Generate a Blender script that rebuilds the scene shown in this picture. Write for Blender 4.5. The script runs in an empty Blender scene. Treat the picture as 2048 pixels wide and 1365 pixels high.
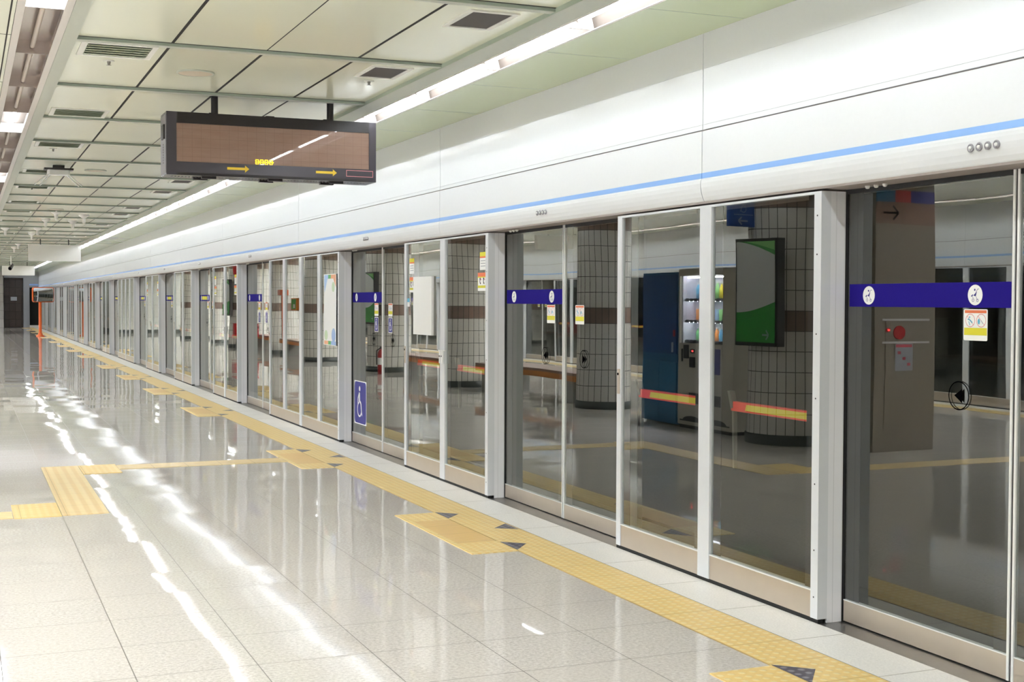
import bpy, math, random
from mathutils import Vector, Matrix
random.seed(7)
PI = math.pi
scene = bpy.context.scene
COL = scene.collection

# ------------------------------------------------------------------ dimensions (metres; camera stands at x=0, y=0)
XF = 3.646            # front plane of the fixed screen panels
XD = 3.785            # plane of the recessed sliding doors
XH = 3.622            # header face
HC = 2.92             # underside of ceiling frames
Y0, Y1 = -7.0, 73.1   # station extent that is built
XC = -1.06            # centre line of the island platform
BEAM0, BEAMP = 7.55, 1.663
J0 = [4.99, 9.13, 13.37, 18.91]
PERIOD = 18.06

# ------------------------------------------------------------------ helpers
def tag(o, label=None, cat=None, group=None, kind=None):
    if label: o['label'] = label
    if cat: o['category'] = cat
    if group: o['group'] = group
    if kind: o['kind'] = kind
    return o

def thing(name, label, cat, loc=(0, 0, 0), rz=0.0, group=None, kind=None):
    o = bpy.data.objects.new(name, None)
    COL.objects.link(o)
    o.empty_display_size = 0.1
    o.location = loc
    o.rotation_euler = (0, 0, rz)
    return tag(o, label, cat, group, kind)

def dup(root, loc=None, rz=None, label=None, group=None):
    r = root.copy(); COL.objects.link(r)
    if loc is not None: r.location = loc
    if rz is not None: r.rotation_euler = (0, 0, rz)
    if label: r['label'] = label
    if group: r['group'] = group
    for ch in list(root.children):
        c = ch.copy(); COL.objects.link(c); c.parent = r
        for g in list(ch.children):
            d = g.copy(); COL.objects.link(d); d.parent = c
    return r

class MB:
    """collects faces of one mesh; every face keeps its material"""
    def __init__(self):
        self.v = []; self.f = []; self.m = []; self.mats = []; self.sm = []
    def mi(self, mat):
        if mat not in self.mats: self.mats.append(mat)
        return self.mats.index(mat)
    def add(self, vs, fs, mat, smooth=False):
        b = len(self.v); self.v += [tuple(p) for p in vs]; k = self.mi(mat)
        for f in fs:
            self.f.append([i + b for i in f]); self.m.append(k); self.sm.append(smooth)
        return self
    def box(self, x0, x1, y0, y1, z0, z1, mat):
        vs = [(x0,y0,z0),(x1,y0,z0),(x1,y1,z0),(x0,y1,z0),(x0,y0,z1),(x1,y0,z1),(x1,y1,z1),(x0,y1,z1)]
        return self.add(vs, [(0,3,2,1),(4,5,6,7),(0,1,5,4),(1,2,6,5),(2,3,7,6),(3,0,4,7)], mat)
    def bevbox(self, x0, x1, y0, y1, z0, z1, mat, b=0.004):
        # box with chamfered edges along z (profile in xy)
        p = [(x0+b,y0),(x1-b,y0),(x1,y0+b),(x1,y1-b),(x1-b,y1),(x0+b,y1),(x0,y1-b),(x0,y0+b)]
        n = 8
        vs = [(a[0],a[1],z0) for a in p] + [(a[0],a[1],z1) for a in p]
        fs = [tuple(range(n-1,-1,-1)), tuple(range(n,2*n))] + [(i,(i+1)%n,(i+1)%n+n,i+n) for i in range(n)]
        return self.add(vs, fs, mat)
    def quad(self, a, b, c, d, mat): return self.add([a,b,c,d], [(0,1,2,3)], mat)
    def prism_y(self, prof, y0, y1, mat, caps=True, closed=True, smooth=False):
        n = len(prof)
        vs = [(x,y0,z) for x,z in prof] + [(x,y1,z) for x,z in prof]
        fs = [(i,(i+1)%n,(i+1)%n+n,i+n) for i in range(n if closed else n-1)]
        self.add(vs, fs, mat, smooth)
        if caps and closed: self.add(vs, [tuple(range(n)), tuple(range(2*n-1,n-1,-1))], mat)
        return self
    def prism_x(self, prof, x0, x1, mat):
        n = len(prof)
        vs = [(x0,y,z) for y,z in prof] + [(x1,y,z) for y,z in prof]
        return self.add(vs, [tuple(range(n)), tuple(range(2*n-1,n-1,-1))] + [(i,(i+1)%n,(i+1)%n+n,i+n) for i in range(n)], mat)
    def tube(self, p0, p1, r0, mat, r1=None, n=12, caps=True):
        r1 = r0 if r1 is None else r1
        p0, p1 = Vector(p0), Vector(p1); d = (p1-p0).normalized()
        a = d.orthogonal().normalized(); b = d.cross(a)
        vs = []
        for p, r in ((p0,r0),(p1,r1)):
            vs += [tuple(p + a*math.cos(2*PI*i/n)*r + b*math.sin(2*PI*i/n)*r) for i in range(n)]
        self.add(vs, [(i,(i+1)%n,(i+1)%n+n,i+n) for i in range(n)], mat, True)
        if caps: self.add(vs, [tuple(range(n-1,-1,-1)), tuple(range(n,2*n))], mat)
        return self
    def path(self, pts, r, mat, n=8):
        for a, b in zip(pts, pts[1:]): self.tube(a, b, r, mat, n=n)
        return self
    def lathe(self, prof, c, mat, n=32, smooth=True):
        vs = []
        for r, z in prof:
            vs += [(c[0]+r*math.cos(2*PI*i/n), c[1]+r*math.sin(2*PI*i/n), c[2]+z) for i in range(n)]
        fs = []
        for k in range(len(prof)-1):
            fs += [(k*n+i, k*n+(i+1)%n, (k+1)*n+(i+1)%n, (k+1)*n+i) for i in range(n)]
        return self.add(vs, fs, mat, smooth)
    def ball(self, c, r, mat, n=16, m=8):
        prof = [(max(1e-4, r*math.sin(PI*k/m)), -r*math.cos(PI*k/m)) for k in range(m+1)]
        return self.lathe(prof, c, mat, n)
    def build(self, name, parent=None, label=None, cat=None, group=None, kind=None, loc=None):
        me = bpy.data.meshes.new(name)
        me.from_pydata(self.v, [], self.f)
        for m in self.mats: me.materials.append(m)
        me.polygons.foreach_set('material_index', self.m)
        me.polygons.foreach_set('use_smooth', self.sm)
        me.update()
        o = bpy.data.objects.new(name, me); COL.objects.link(o)
        if parent is not None: o.parent = parent
        if loc is not None: o.location = loc
        return tag(o, label, cat, group, kind)

class Decal(MB):
    """flat print: 2-D shapes in a plane; O origin, U right, V up, N outward; layers stacked by 0.4 mm"""
    def __init__(self, O, U, V, N, step=0.0004):
        super().__init__(); self.O, self.U, self.V, self.N = Vector(O), Vector(U), Vector(V), Vector(N); self.k = 1; self.st = step
    def P(self, u, v): return tuple(self.O + self.U*u + self.V*v + self.N*(self.k*self.st))
    def poly(self, pts, mat):
        self.add([self.P(*p) for p in pts], [tuple(range(len(pts)))], mat); return self
    def up(self): self.k += 1; return self
    def rect(self, u0, v0, u1, v1, mat, r=0.0):
        if r <= 0: return self.poly([(u0,v0),(u1,v0),(u1,v1),(u0,v1)], mat)
        pts = []
        for cx, cy, a in ((u1-r,v0+r,-90),(u1-r,v1-r,0),(u0+r,v1-r,90),(u0+r,v0+r,180)):
            for t in range(0, 91, 18):
                q = math.radians(a+t); pts.append((cx+r*math.cos(q), cy+r*math.sin(q)))
        return self.poly(pts, mat)
    def disc(self, cu, cv, r, mat, ru=None, n=28):
        ru = ru or r
        return self.poly([(cu+ru*math.cos(2*PI*i/n), cv+r*math.sin(2*PI*i/n)) for i in range(n)], mat)
    def arc(self, cu, cv, r, w, a0, a1, mat, n=24):
        for i in range(n):
            a = math.radians(a0+(a1-a0)*i/n); b = math.radians(a0+(a1-a0)*(i+1)/n)
            q = [(cu+(r-w/2)*math.cos(a), cv+(r-w/2)*math.sin(a)), (cu+(r+w/2)*math.cos(a), cv+(r+w/2)*math.sin(a)),
                 (cu+(r+w/2)*math.cos(b), cv+(r+w/2)*math.sin(b)), (cu+(r-w/2)*math.cos(b), cv+(r-w/2)*math.sin(b))]
            self.poly(q, mat)
        return self
    def line(self, pts, w, mat):
        for (a, b), (c, d) in zip(pts, pts[1:]):
            L = math.hypot(c-a, d-b) or 1; nx, ny = -(d-b)/L*w/2, (c-a)/L*w/2
            self.poly([(a+nx,b+ny),(a-nx,b-ny),(c-nx,d-ny),(c+nx,d+ny)], mat)
        return self

ONES = ['', 'first','second','third','fourth','fifth','sixth','seventh','eighth','ninth','tenth','eleventh','twelfth','thirteenth',
        'fourteenth','fifteenth','sixteenth','seventeenth','eighteenth','nineteenth']
TENS = {2:('twenty','twentieth'),3:('thirty','thirtieth'),4:('forty','fortieth'),5:('fifty','fiftieth'),6:('sixty','sixtieth')}
def nth(n):
    if n < 20: return ONES[n]
    t, u = divmod(n, 10)
    return TENS[t][1] if u == 0 else TENS[t][0] + '-' + ONES[u]

# ------------------------------------------------------------------ materials
def new_mat(name):
    m = bpy.data.materials.new(name); m.use_nodes = True
    nt = m.node_tree; nt.nodes.clear()
    return m, nt
def N(nt, t, **kw):
    n = nt.nodes.new(t)
    for k, v in kw.items():
        if k.startswith('i_'):
            key = k[2:]
            n.inputs[int(key) if key.isdigit() else key].default_value = v
        else: setattr(n, k, v)
    return n
def L(nt, a, b): nt.links.new(a, b)
def out(nt, sh):
    o = N(nt, 'ShaderNodeOutputMaterial'); L(nt, sh, o.inputs['Surface']); return o
def S(hexs):
    h = hexs.lstrip('#'); c = [int(h[i:i+2], 16)/255 for i in (0, 2, 4)]
    return tuple((x/12.92 if x <= .04045 else ((x+.055)/1.055)**2.4) for x in c) + (1,)
def math_(nt, op, a, b=None, c=None):
    n = N(nt, 'ShaderNodeMath', operation=op)
    for i, x in enumerate((a, b, c)):
        if x is None: continue
        if isinstance(x, (int, float)): n.inputs[i].default_value = x
        else: L(nt, x, n.inputs[i])
    return n.outputs[0]
def mixc(nt, fac, a, b):
    n = N(nt, 'ShaderNodeMix', data_type='RGBA')
    for s, x in ((n.inputs[0], fac), (n.inputs[6], a), (n.inputs[7], b)):
        if isinstance(x, (int, float)): s.default_value = x
        elif isinstance(x, tuple): s.default_value = x
        else: L(nt, x, s)
    return n.outputs[2]

def pbr(name, col, rough=.5, metal=0.0, spec=.5, coat=0.0, noise=0.0, nscale=40.0, bump=0.0):
    m, nt = new_mat(name)
    p = N(nt, 'ShaderNodeBsdfPrincipled')
    p.inputs['Roughness'].default_value = rough; p.inputs['Metallic'].default_value = metal
    p.inputs['Specular IOR Level'].default_value = spec; p.inputs['Coat Weight'].default_value = coat
    p.inputs['Coat Roughness'].default_value = .05
    c = S(col) if isinstance(col, str) else col
    tc = N(nt, 'ShaderNodeTexCoord'); nz = N(nt, 'ShaderNodeTexNoise'); nz.inputs['Scale'].default_value = nscale
    nz.inputs['Detail'].default_value = 3
    L(nt, tc.outputs['Object'], nz.inputs['Vector'])
    k = max(noise, .015)
    d = tuple(x*(1-k) for x in c[:3]) + (1,); e = tuple(min(1, x*(1+k)) for x in c[:3]) + (1,)
    L(nt, mixc(nt, nz.outputs[0], d, e), p.inputs['Base Color'])
    if bump > 0:
        b = N(nt, 'ShaderNodeBump'); b.inputs['Strength'].default_value = bump; b.inputs['Distance'].default_value = .002
        L(nt, nz.outputs[0], b.inputs['Height']); L(nt, b.outputs[0], p.inputs['Normal'])
    out(nt, p.outputs[0]); return m

def emit(name, col, strength):
    m, nt = new_mat(name); e = N(nt, 'ShaderNodeEmission')
    e.inputs['Color'].default_value = S(col) if isinstance(col, str) else col
    e.inputs['Strength'].default_value = strength
    out(nt, e.outputs[0]); return m

def glass_mat(name, tint, wave=.012):
    """sheet glass: mirror reflection of both faces by Fresnel, the rest goes straight through, slightly wavy"""
    m, nt = new_mat(name)
    tc = N(nt, 'ShaderNodeTexCoord'); mp = N(nt, 'ShaderNodeMapping'); mp.inputs['Scale'].default_value = (1, .55, .8)
    L(nt, tc.outputs['Object'], mp.inputs['Vector'])
    nz = N(nt, 'ShaderNodeTexNoise'); nz.inputs['Scale'].default_value = 1.6; nz.inputs['Detail'].default_value = 0.5
    L(nt, mp.outputs[0], nz.inputs['Vector'])
    bp = N(nt, 'ShaderNodeBump'); bp.inputs['Strength'].default_value = 1; bp.inputs['Distance'].default_value = wave
    L(nt, nz.outputs[0], bp.inputs['Height'])
    fr = N(nt, 'ShaderNodeFresnel'); fr.inputs['IOR'].default_value = 1.62
    geo = N(nt, 'ShaderNodeNewGeometry')
    tw = math_(nt, 'DIVIDE', math_(nt, 'MULTIPLY', fr.outputs[0], 2.0), math_(nt, 'ADD', fr.outputs[0], 1.0))
    fac = math_(nt, 'MULTIPLY', tw, math_(nt, 'SUBTRACT', 1.0, geo.outputs['Backfacing']))
    gl = N(nt, 'ShaderNodeBsdfGlossy'); gl.inputs['Roughness'].default_value = 0.0; gl.inputs['Color'].default_value = (.97, .98, .92, 1)
    L(nt, bp.outputs[0], gl.inputs['Normal'])
    tr = N(nt, 'ShaderNodeBsdfTransparent'); tr.inputs['Color'].default_value = tint
    mx = N(nt, 'ShaderNodeMixShader'); L(nt, fac, mx.inputs[0]); L(nt, tr.outputs[0], mx.inputs[1]); L(nt, gl.outputs[0], mx.inputs[2])
    out(nt, mx.outputs[0]); return m

def granite_floor():
    m, nt = new_mat('polished_granite_tiles')
    tc = N(nt, 'ShaderNodeTexCoord'); sp = N(nt, 'ShaderNodeSeparateXYZ'); L(nt, tc.outputs['Object'], sp.inputs[0])
    u = math_(nt, 'DIVIDE', math_(nt, 'SUBTRACT', 3.047, sp.outputs[0]), .4866)
    v = math_(nt, 'DIVIDE', math_(nt, 'SUBTRACT', sp.outputs[1], 5.295), .4985)
    fu, fv = math_(nt, 'FRACT', u), math_(nt, 'FRACT', v)
    iu, iv = math_(nt, 'FLOOR', u), math_(nt, 'FLOOR', v)
    def edge(f, w): return math_(nt, 'GREATER_THAN', math_(nt, 'ABSOLUTE', math_(nt, 'SUBTRACT', f, .5)), .5-w)
    gu, gv = edge(fu, .0046), edge(fv, .0075)
    cb = N(nt, 'ShaderNodeCombineXYZ'); L(nt, iu, cb.inputs[0]); L(nt, iv, cb.inputs[1])
    wn = N(nt, 'ShaderNodeTexWhiteNoise', noise_dimensions='3D'); L(nt, cb.outputs[0], wn.inputs['Vector'])
    n1 = N(nt, 'ShaderNodeTexNoise'); n1.inputs['Scale'].default_value = 62; n1.inputs['Detail'].default_value = 4; n1.inputs['Roughness'].default_value = .75
    L(nt, tc.outputs['Object'], n1.inputs['Vector'])
    n2 = N(nt, 'ShaderNodeTexNoise'); n2.inputs['Scale'].default_value = 1.3; L(nt, tc.outputs['Object'], n2.inputs['Vector'])
    n3 = N(nt, 'ShaderNodeTexVoronoi'); n3.inputs['Scale'].default_value = 120; L(nt, tc.outputs['Object'], n3.inputs['Vector'])
    rp = N(nt, 'ShaderNodeValToRGB'); L(nt, n1.outputs[0], rp.inputs[0])
    rp.color_ramp.elements[0].position = .34; rp.color_ramp.elements[0].color = S('#b9b1aa')
    rp.color_ramp.elements[1].position = .62; rp.color_ramp.elements[1].color = S('#dcd6d0')
    c = mixc(nt, math_(nt, 'MULTIPLY', wn.outputs[0], .35), rp.outputs[0], S('#d0c8c1'))
    c = mixc(nt, math_(nt, 'MULTIPLY', n2.outputs[0], .18), c, S('#c2b9b1'))
    c = mixc(nt, math_(nt, 'MULTIPLY', gv, .75), c, S('#6d645c'))
    c = mixc(nt, math_(nt, 'MULTIPLY', gu, .85), c, S('#58504a'))
    p = N(nt, 'ShaderNodeBsdfPrincipled'); L(nt, c, p.inputs['Base Color'])
    p.inputs['Specular IOR Level'].default_value = .26
    g = math_(nt, 'MAXIMUM', gu, gv)
    rough = math_(nt, 'ADD', math_(nt, 'MULTIPLY', n2.outputs[0], .03), .012)
    L(nt, math_(nt, 'ADD', rough, math_(nt, 'MULTIPLY', g, .4)), p.inputs['Roughness'])
    # each slab lies a touch out of level, and its polish is gently wavy
    geo = N(nt, 'ShaderNodeNewGeometry')
    n4 = N(nt, 'ShaderNodeTexNoise'); n4.inputs['Scale'].default_value = 2.2; n4.inputs['Detail'].default_value = 1
    L(nt, tc.outputs['Object'], n4.inputs['Vector'])
    def vm(op, a, b):
        q = N(nt, 'ShaderNodeVectorMath', operation=op)
        for i, x in enumerate((a, b)):
            if isinstance(x, tuple): q.inputs[i].default_value = x
            else: L(nt, x, q.inputs[i])
        return q.outputs[0]
    t1 = vm('MULTIPLY', vm('SUBTRACT', wn.outputs[1], (.5,.5,.5)), (.009,.009,0))
    t2 = vm('MULTIPLY', vm('SUBTRACT', n4.outputs[1], (.5,.5,.5)), (.006,.006,0))
    nn = N(nt, 'ShaderNodeVectorMath', operation='NORMALIZE'); L(nt, vm('ADD', vm('ADD', t1, t2), geo.outputs['Normal']), nn.inputs[0])
    L(nt, nn.outputs[0], p.inputs['Normal'])
    out(nt, p.outputs[0]); return m

def tactile_mat(name, base, top, dots=True, axis=0, pitch=.05, dark=False):
    """moulded paving: raised studs or bars; x from strip edge 3.047, y from 0"""
    m, nt = new_mat(name)
    tc = N(nt, 'ShaderNodeTexCoord'); sp = N(nt, 'ShaderNodeSeparateXYZ'); L(nt, tc.outputs['Object'], sp.inputs[0])
    def cell(s, off, p): return math_(nt, 'SUBTRACT', math_(nt, 'FRACT', math_(nt, 'DIVIDE', math_(nt, 'SUBTRACT', s, off), p)), .5)
    a, b = cell(sp.outputs[0], 3.047, pitch), cell(sp.outputs[1], 0.0, pitch)
    if dots: d = math_(nt, 'SQRT', math_(nt, 'ADD', math_(nt, 'MULTIPLY', a, a), math_(nt, 'MULTIPLY', b, b)))
    else: d = math_(nt, 'ABSOLUTE', b if axis == 0 else a)
    mr = N(nt, 'ShaderNodeMapRange', interpolation_type='SMOOTHSTEP'); L(nt, d, mr.inputs[0])
    mr.inputs[1].default_value = .38; mr.inputs[2].default_value = .14; mr.inputs[3].default_value = 0; mr.inputs[4].default_value = 1
    h = mr.outputs[0]
    ju = math_(nt, 'ABSOLUTE', cell(sp.outputs[1], 0.0, .3)); jm = math_(nt, 'GREATER_THAN', ju, .4935)
    jx = math_(nt, 'GREATER_THAN', math_(nt, 'ABSOLUTE', cell(sp.outputs[0], 3.047, .3)), .4935)
    jm = math_(nt, 'MAXIMUM', jm, jx)
    nz = N(nt, 'ShaderNodeTexNoise'); nz.inputs['Scale'].default_value = 9; nz.inputs['Detail'].default_value = 4; L(nt, tc.outputs['Object'], nz.inputs['Vector'])
    c = mixc(nt, math_(nt, 'MULTIPLY', h, .7), S(base), S(top))
    c = mixc(nt, math_(nt, 'MULTIPLY', nz.outputs[0], .25), c, tuple(x*.78 for x in S(base)[:3]) + (1,))
    c = mixc(nt, math_(nt, 'MULTIPLY', jm, .55), c, S('#7d6238'))
    p = N(nt, 'ShaderNodeBsdfPrincipled'); L(nt, c, p.inputs['Base Color']); p.inputs['Roughness'].default_value = .38
    bp = N(nt, 'ShaderNodeBump'); bp.inputs['Strength'].default_value = .3; bp.inputs['Distance'].default_value = .005
    L(nt, h, bp.inputs['Height']); L(nt, bp.outputs[0], p.inputs['Normal'])
    out(nt, p.outputs[0]); return m

def tiled(name, cols, tw, th, z0, grout, rough=.25, band=None, cyl=None, bandcol=None):
    """glazed wall tiles laid in straight joints; cyl=radius wraps them round a column"""
    m, nt = new_mat(name)
    tc = N(nt, 'ShaderNodeTexCoord'); sp = N(nt, 'ShaderNodeSeparateXYZ'); L(nt, tc.outputs['Object'], sp.inputs[0])
    if cyl: u = math_(nt, 'MULTIPLY', math_(nt, 'ARCTAN2', sp.outputs[1], sp.outputs[0]), cyl)
    else: u = math_(nt, 'ADD', sp.outputs[0], sp.outputs[1])
    u = math_(nt, 'DIVIDE', u, tw); v = math_(nt, 'DIVIDE', math_(nt, 'SUBTRACT', sp.outputs[2], z0), th)
    fu, fv = math_(nt, 'FRACT', u), math_(nt, 'FRACT', v)
    def edge(f, w): return math_(nt, 'GREATER_THAN', math_(nt, 'ABSOLUTE', math_(nt, 'SUBTRACT', f, .5)), .5-w)
    g = math_(nt, 'MAXIMUM', edge(fu, .004/tw), edge(fv, .004/th))
    cb = N(nt, 'ShaderNodeCombineXYZ'); L(nt, math_(nt, 'FLOOR', u), cb.inputs[0]); L(nt, math_(nt, 'FLOOR', v), cb.inputs[1])
    wn = N(nt, 'ShaderNodeTexWhiteNoise', noise_dimensions='3D'); L(nt, cb.outputs[0], wn.inputs['Vector'])
    c = mixc(nt, wn.outputs[0], S(cols[0]), S(cols[1]))
    if band:
        iv = math_(nt, 'FLOOR', v)
        bm = math_(nt, 'LESS_THAN', math_(nt, 'ABSOLUTE', math_(nt, 'SUBTRACT', iv, band)), .5)
        tm = math_(nt, 'GREATER_THAN', iv, 10.5)
        c = mixc(nt, math_(nt, 'MAXIMUM', bm, tm), c, mixc(nt, wn.outputs[0], S(bandcol), S('#86736a')))
    c = mixc(nt, g, c, S(grout))
    p = N(nt, 'ShaderNodeBsdfPrincipled'); L(nt, c, p.inputs['Base Color']); p.inputs['Roughness'].default_value = rough
    bp = N(nt, 'ShaderNodeBump'); bp.inputs['Strength'].default_value = .4; bp.inputs['Distance'].default_value = .003; bp.invert = True
    L(nt, g, bp.inputs['Height']); L(nt, bp.outputs[0], p.inputs['Normal'])
    out(nt, p.outputs[0]); return m

def ribbed(name, col, pitch, axis, rough=.4, metal=0.0, depth=.002):
    m, nt = new_mat(name)
    tc = N(nt, 'ShaderNodeTexCoord'); sp = N(nt, 'ShaderNodeSeparateXYZ'); L(nt, tc.outputs['Object'], sp.inputs[0])
    f = math_(nt, 'FRACT', math_(nt, 'DIVIDE', sp.outputs[axis], pitch))
    g = math_(nt, 'LESS_THAN', f, .08)
    p = N(nt, 'ShaderNodeBsdfPrincipled'); L(nt, mixc(nt, math_(nt, 'MULTIPLY', g, .35), S(col), tuple(x*.5 for x in S(col)[:3])+(1,)), p.inputs['Base Color'])
    p.inputs['Roughness'].default_value = rough; p.inputs['Metallic'].default_value = metal
    bp = N(nt, 'ShaderNodeBump'); bp.inputs['Strength'].default_value = .5; bp.inputs['Distance'].default_value = depth; bp.invert = True
    L(nt, g, bp.inputs['Height']); L(nt, bp.outputs[0], p.inputs['Normal'])
    out(nt, p.outputs[0]); return m

def led_matrix():
    m, nt = new_mat('led_matrix')
    tc = N(nt, 'ShaderNodeTexCoord'); sp = N(nt, 'ShaderNodeSeparateXYZ'); L(nt, tc.outputs['Object'], sp.inputs[0])
    def lines(s, p, w): return math_(nt, 'LESS_THAN', math_(nt, 'FRACT', math_(nt, 'DIVIDE', s, p)), w)
    g = math_(nt, 'MAXIMUM', lines(sp.outputs[0], .064, .03), lines(sp.outputs[2], .064, .03))
    nz = N(nt, 'ShaderNodeTexNoise'); nz.inputs['Scale'].default_value = 5; nz.inputs['Detail'].default_value = 4
    mp = N(nt, 'ShaderNodeMapping'); mp.inputs['Scale'].default_value = (1, 1, 5); L(nt, tc.outputs['Object'], mp.inputs[0]); L(nt, mp.outputs[0], nz.inputs['Vector'])
    c = mixc(nt, nz.outputs[0], S('#8d6a5b'), S('#a08676'))
    c = mixc(nt, math_(nt, 'MULTIPLY', g, .35), c, S('#5a4238'))
    p = N(nt, 'ShaderNodeBsdfPrincipled'); L(nt, c, p.inputs['Base Color']); p.inputs['Roughness'].default_value = .5
    p.inputs['Specular IOR Level'].default_value = .3; p.inputs['Coat Weight'].default_value = .9; p.inputs['Coat Roughness'].default_value = .015
    n2 = N(nt, 'ShaderNodeTexNoise'); n2.inputs['Scale'].default_value = 2.0; n2.inputs['Detail'].default_value = 0; L(nt, tc.outputs['Object'], n2.inputs['Vector'])
    b = N(nt, 'ShaderNodeBump'); b.inputs['Strength'].default_value = .7; b.inputs['Distance'].default_value = .0007; L(nt, n2.outputs[0], b.inputs['Height'])
    L(nt, b.outputs[0], p.inputs['Coat Normal'])
    out(nt, p.outputs[0]); return m

M = {}
M['floor'] = granite_floor()
M['edge_tile'] = pbr('pale_edge_tiles', '#ebe7e3', .35, noise=.2, nscale=110)
M['joint'] = pbr('tile_joint', '#a49c92', .8)
M['yellow_dots'] = tactile_mat('yellow_stud_paving', '#ecca82', '#f6e6b8')
M['yellow_bars'] = tactile_mat('yellow_bar_paving', '#e2b871', '#ecca8e', dots=False, axis=0, pitch=.0375)
M['yellow_guide'] = tactile_mat('yellow_guide_paving', '#e0c087', '#eed9a8', dots=False, axis=0, pitch=.075)
M['yellow_guide_y'] = tactile_mat('yellow_guide_paving_long', '#e0c087', '#eed9a8', dots=False, axis=1, pitch=.075)
M['dark_dots'] = tactile_mat('dark_stud_paving', '#55505c', '#a9a6b0')
M['sill'] = pbr('sill_metal', '#8f8d8a', .35, .85, noise=.05)
M['black'] = pbr('black_gap', '#0b0b0c', .7)
M['rubber'] = pbr('black_rubber', '#131315', .6)
M['header'] = pbr('white_enamel', '#e2e4e7', .13, spec=.1, coat=0)
M['stripe'] = pbr('blue_stripe', '#8fb8f2', .3)
M['soffit'] = pbr('soffit', '#9b918c', .5)  # brown-grey puts the shade beneath the fascia into the colour
M['alu'] = pbr('silver_frame', '#dcdee3', .35, .1, noise=.02)
M['alu_thin'] = pbr('bright_stile', '#ececec', .3, .1)
M['jamb'] = ribbed('ribbed_grey_jamb', '#ececf1', .0472, 0, .4, .1)
M['steel'] = pbr('brushed_steel', '#c8bcae', .33, .75, noise=.04, nscale=15)
M['frit'] = pbr('dark_glass_border', '#15131a', .5)
M['glass'] = glass_mat('screen_glass', (.88, .90, .89, 1), .0016)
M['glass_clear'] = glass_mat('clear_glass', (.95, .97, .96, 1), .0005)
M['red'] = pbr('red_push_bar', '#f0402e', .4)
M['yellow_tape'] = pbr('yellow_tape', '#e3cf34', .45)
M['lever'] = pbr('push_bar_lever', '#8a8780', .4, .5)
M['band'] = pbr('violet_band', '#21167c', .8, spec=.1)
M['white'] = pbr('white_print', '#f7f7f6', .5)
M['navy'] = pbr('navy_print', '#2d2a86', .5)
M['orange_p'] = pbr('orange_print', '#ea7a4e', .5)
M['yellow_p'] = pbr('yellow_print', '#dfd633', .5)
M['cyan_p'] = pbr('cyan_print', '#5fb4d6', .5)
M['red_p'] = pbr('red_print', '#d9566a', .5)
M['black_p'] = pbr('black_print', '#08080a', .9, spec=0.0)
M['green_p'] = pbr('green_print', '#5fb06a', .5)
M['pale_blue'] = pbr('pale_blue_print', '#a9c4ee', .5)
M['pale_green'] = pbr('pale_green_print', '#cfe3c4', .5)
M['peach'] = pbr('peach_print', '#efb08a', .5)
M['pole_o'] = pbr('orange_paint', '#e0662e', .4)
M['mirror'] = pbr('convex_mirror_face', '#d8dadc', .02, 1.0)
M['ceil'] = pbr('ceiling_panels', '#e6e8d2', .16, noise=.03, nscale=1.2)
M['ceil_green'] = pbr('ceiling_side_panels', '#c6d3ae', .14, noise=.03, nscale=1.2)
M['beam'] = pbr('ceiling_frame', '#b9bdb0', .4)
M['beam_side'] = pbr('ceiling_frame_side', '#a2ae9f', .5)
M['seam'] = pbr('dark_seam', '#24221f', .8)
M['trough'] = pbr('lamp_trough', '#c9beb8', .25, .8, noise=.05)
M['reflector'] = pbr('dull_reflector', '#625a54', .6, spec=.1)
M['flange'] = pbr('lamp_flange', '#d8d2cc', .4, .2)
M['tube_off'] = pbr('unlit_tube', '#cbbdb2', .25)
M['tube'] = emit('lit_tube', (.90, .955, 1.0, 1), 32.0)
M['tube_left'] = emit('lit_tube_left', (.90, .955, 1.0, 1), 38.0)
M['tube_bright'] = emit('lit_tube_bright', (.90, .955, 1.0, 1), 190.0)
M['grille'] = ribbed('dark_grille', '#4b4644', .02, 1, .6)
M['vent_frame'] = pbr('vent_frame', '#e6e6df', .45)
M['vent_slats'] = pbr('vent_slats', '#bcc6ad', .2)
M['vent_back'] = pbr('vent_back', '#b4bfa6', .4)
M['speaker'] = pbr('speaker_cloth', '#c6b9a6', .7, noise=.15, nscale=300)
M['sign_body'] = pbr('sign_body', '#4b474e', .22, .2)
M['sign_side'] = pbr('sign_side', '#9c9aa0', .4, .6)
M['sign_dark'] = pbr('sign_dark', '#221c1e', .35)
M['led'] = led_matrix()
M['led_on'] = emit('led_amber', (1.0, .62, .03, 1), 1.3)
M['arrow'] = pbr('amber_arrow', '#f0cc3c', .4)
M['pink'] = pbr('pink_outline', '#e8939a', .5)
M['white_sign'] = pbr('white_hanging_sign', '#f0efec', .4)
M['dark'] = pbr('tunnel', '#31332f', .9)
M['end_wall'] = tiled('end_wall_tiles', ('#a7a39e', '#b3aeaa'), .45, .45, .0, '#5d5a58')
M['end_dark'] = tiled('end_recess_tiles', ('#3a2f2c', '#443835'), .3, .42, .0, '#1d1817')
M['grey_panel'] = pbr('grey_blue_panel', '#9a9da6', .4)
M['col'] = tiled('column_tiles', ('#d6d2cc', '#e0dcd7'), .098, .2165, .1044, '#3c3a38', .2, band=5, cyl=.5, bandcol='#93796d')
M['block'] = tiled('stair_block_tiles', ('#b4b3ae', '#bdbcb7'), .9, .55, .16, '#7a7974', .3)
M['col_base'] = pbr('column_base', '#3a3d3a', .4)
M['back_wall'] = pbr('back_wall', '#b9b6b0', .5)
M['beige'] = pbr('beige_panel', '#8f8579', .4)
M['cab_blue'] = pbr('blue_cabinet', '#1f4a86', .35)
M['cab_teal'] = pbr('blue_cabinet_low', '#2c6a94', .35)
M['vend'] = pbr('vending_shell', '#c2bcb0', .35)
M['vend_dark'] = pbr('vending_dark', '#2c2b30', .4)
M['vend_lit'] = emit('vending_light', (.86, .86, 1.0, 1), 150)
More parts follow.
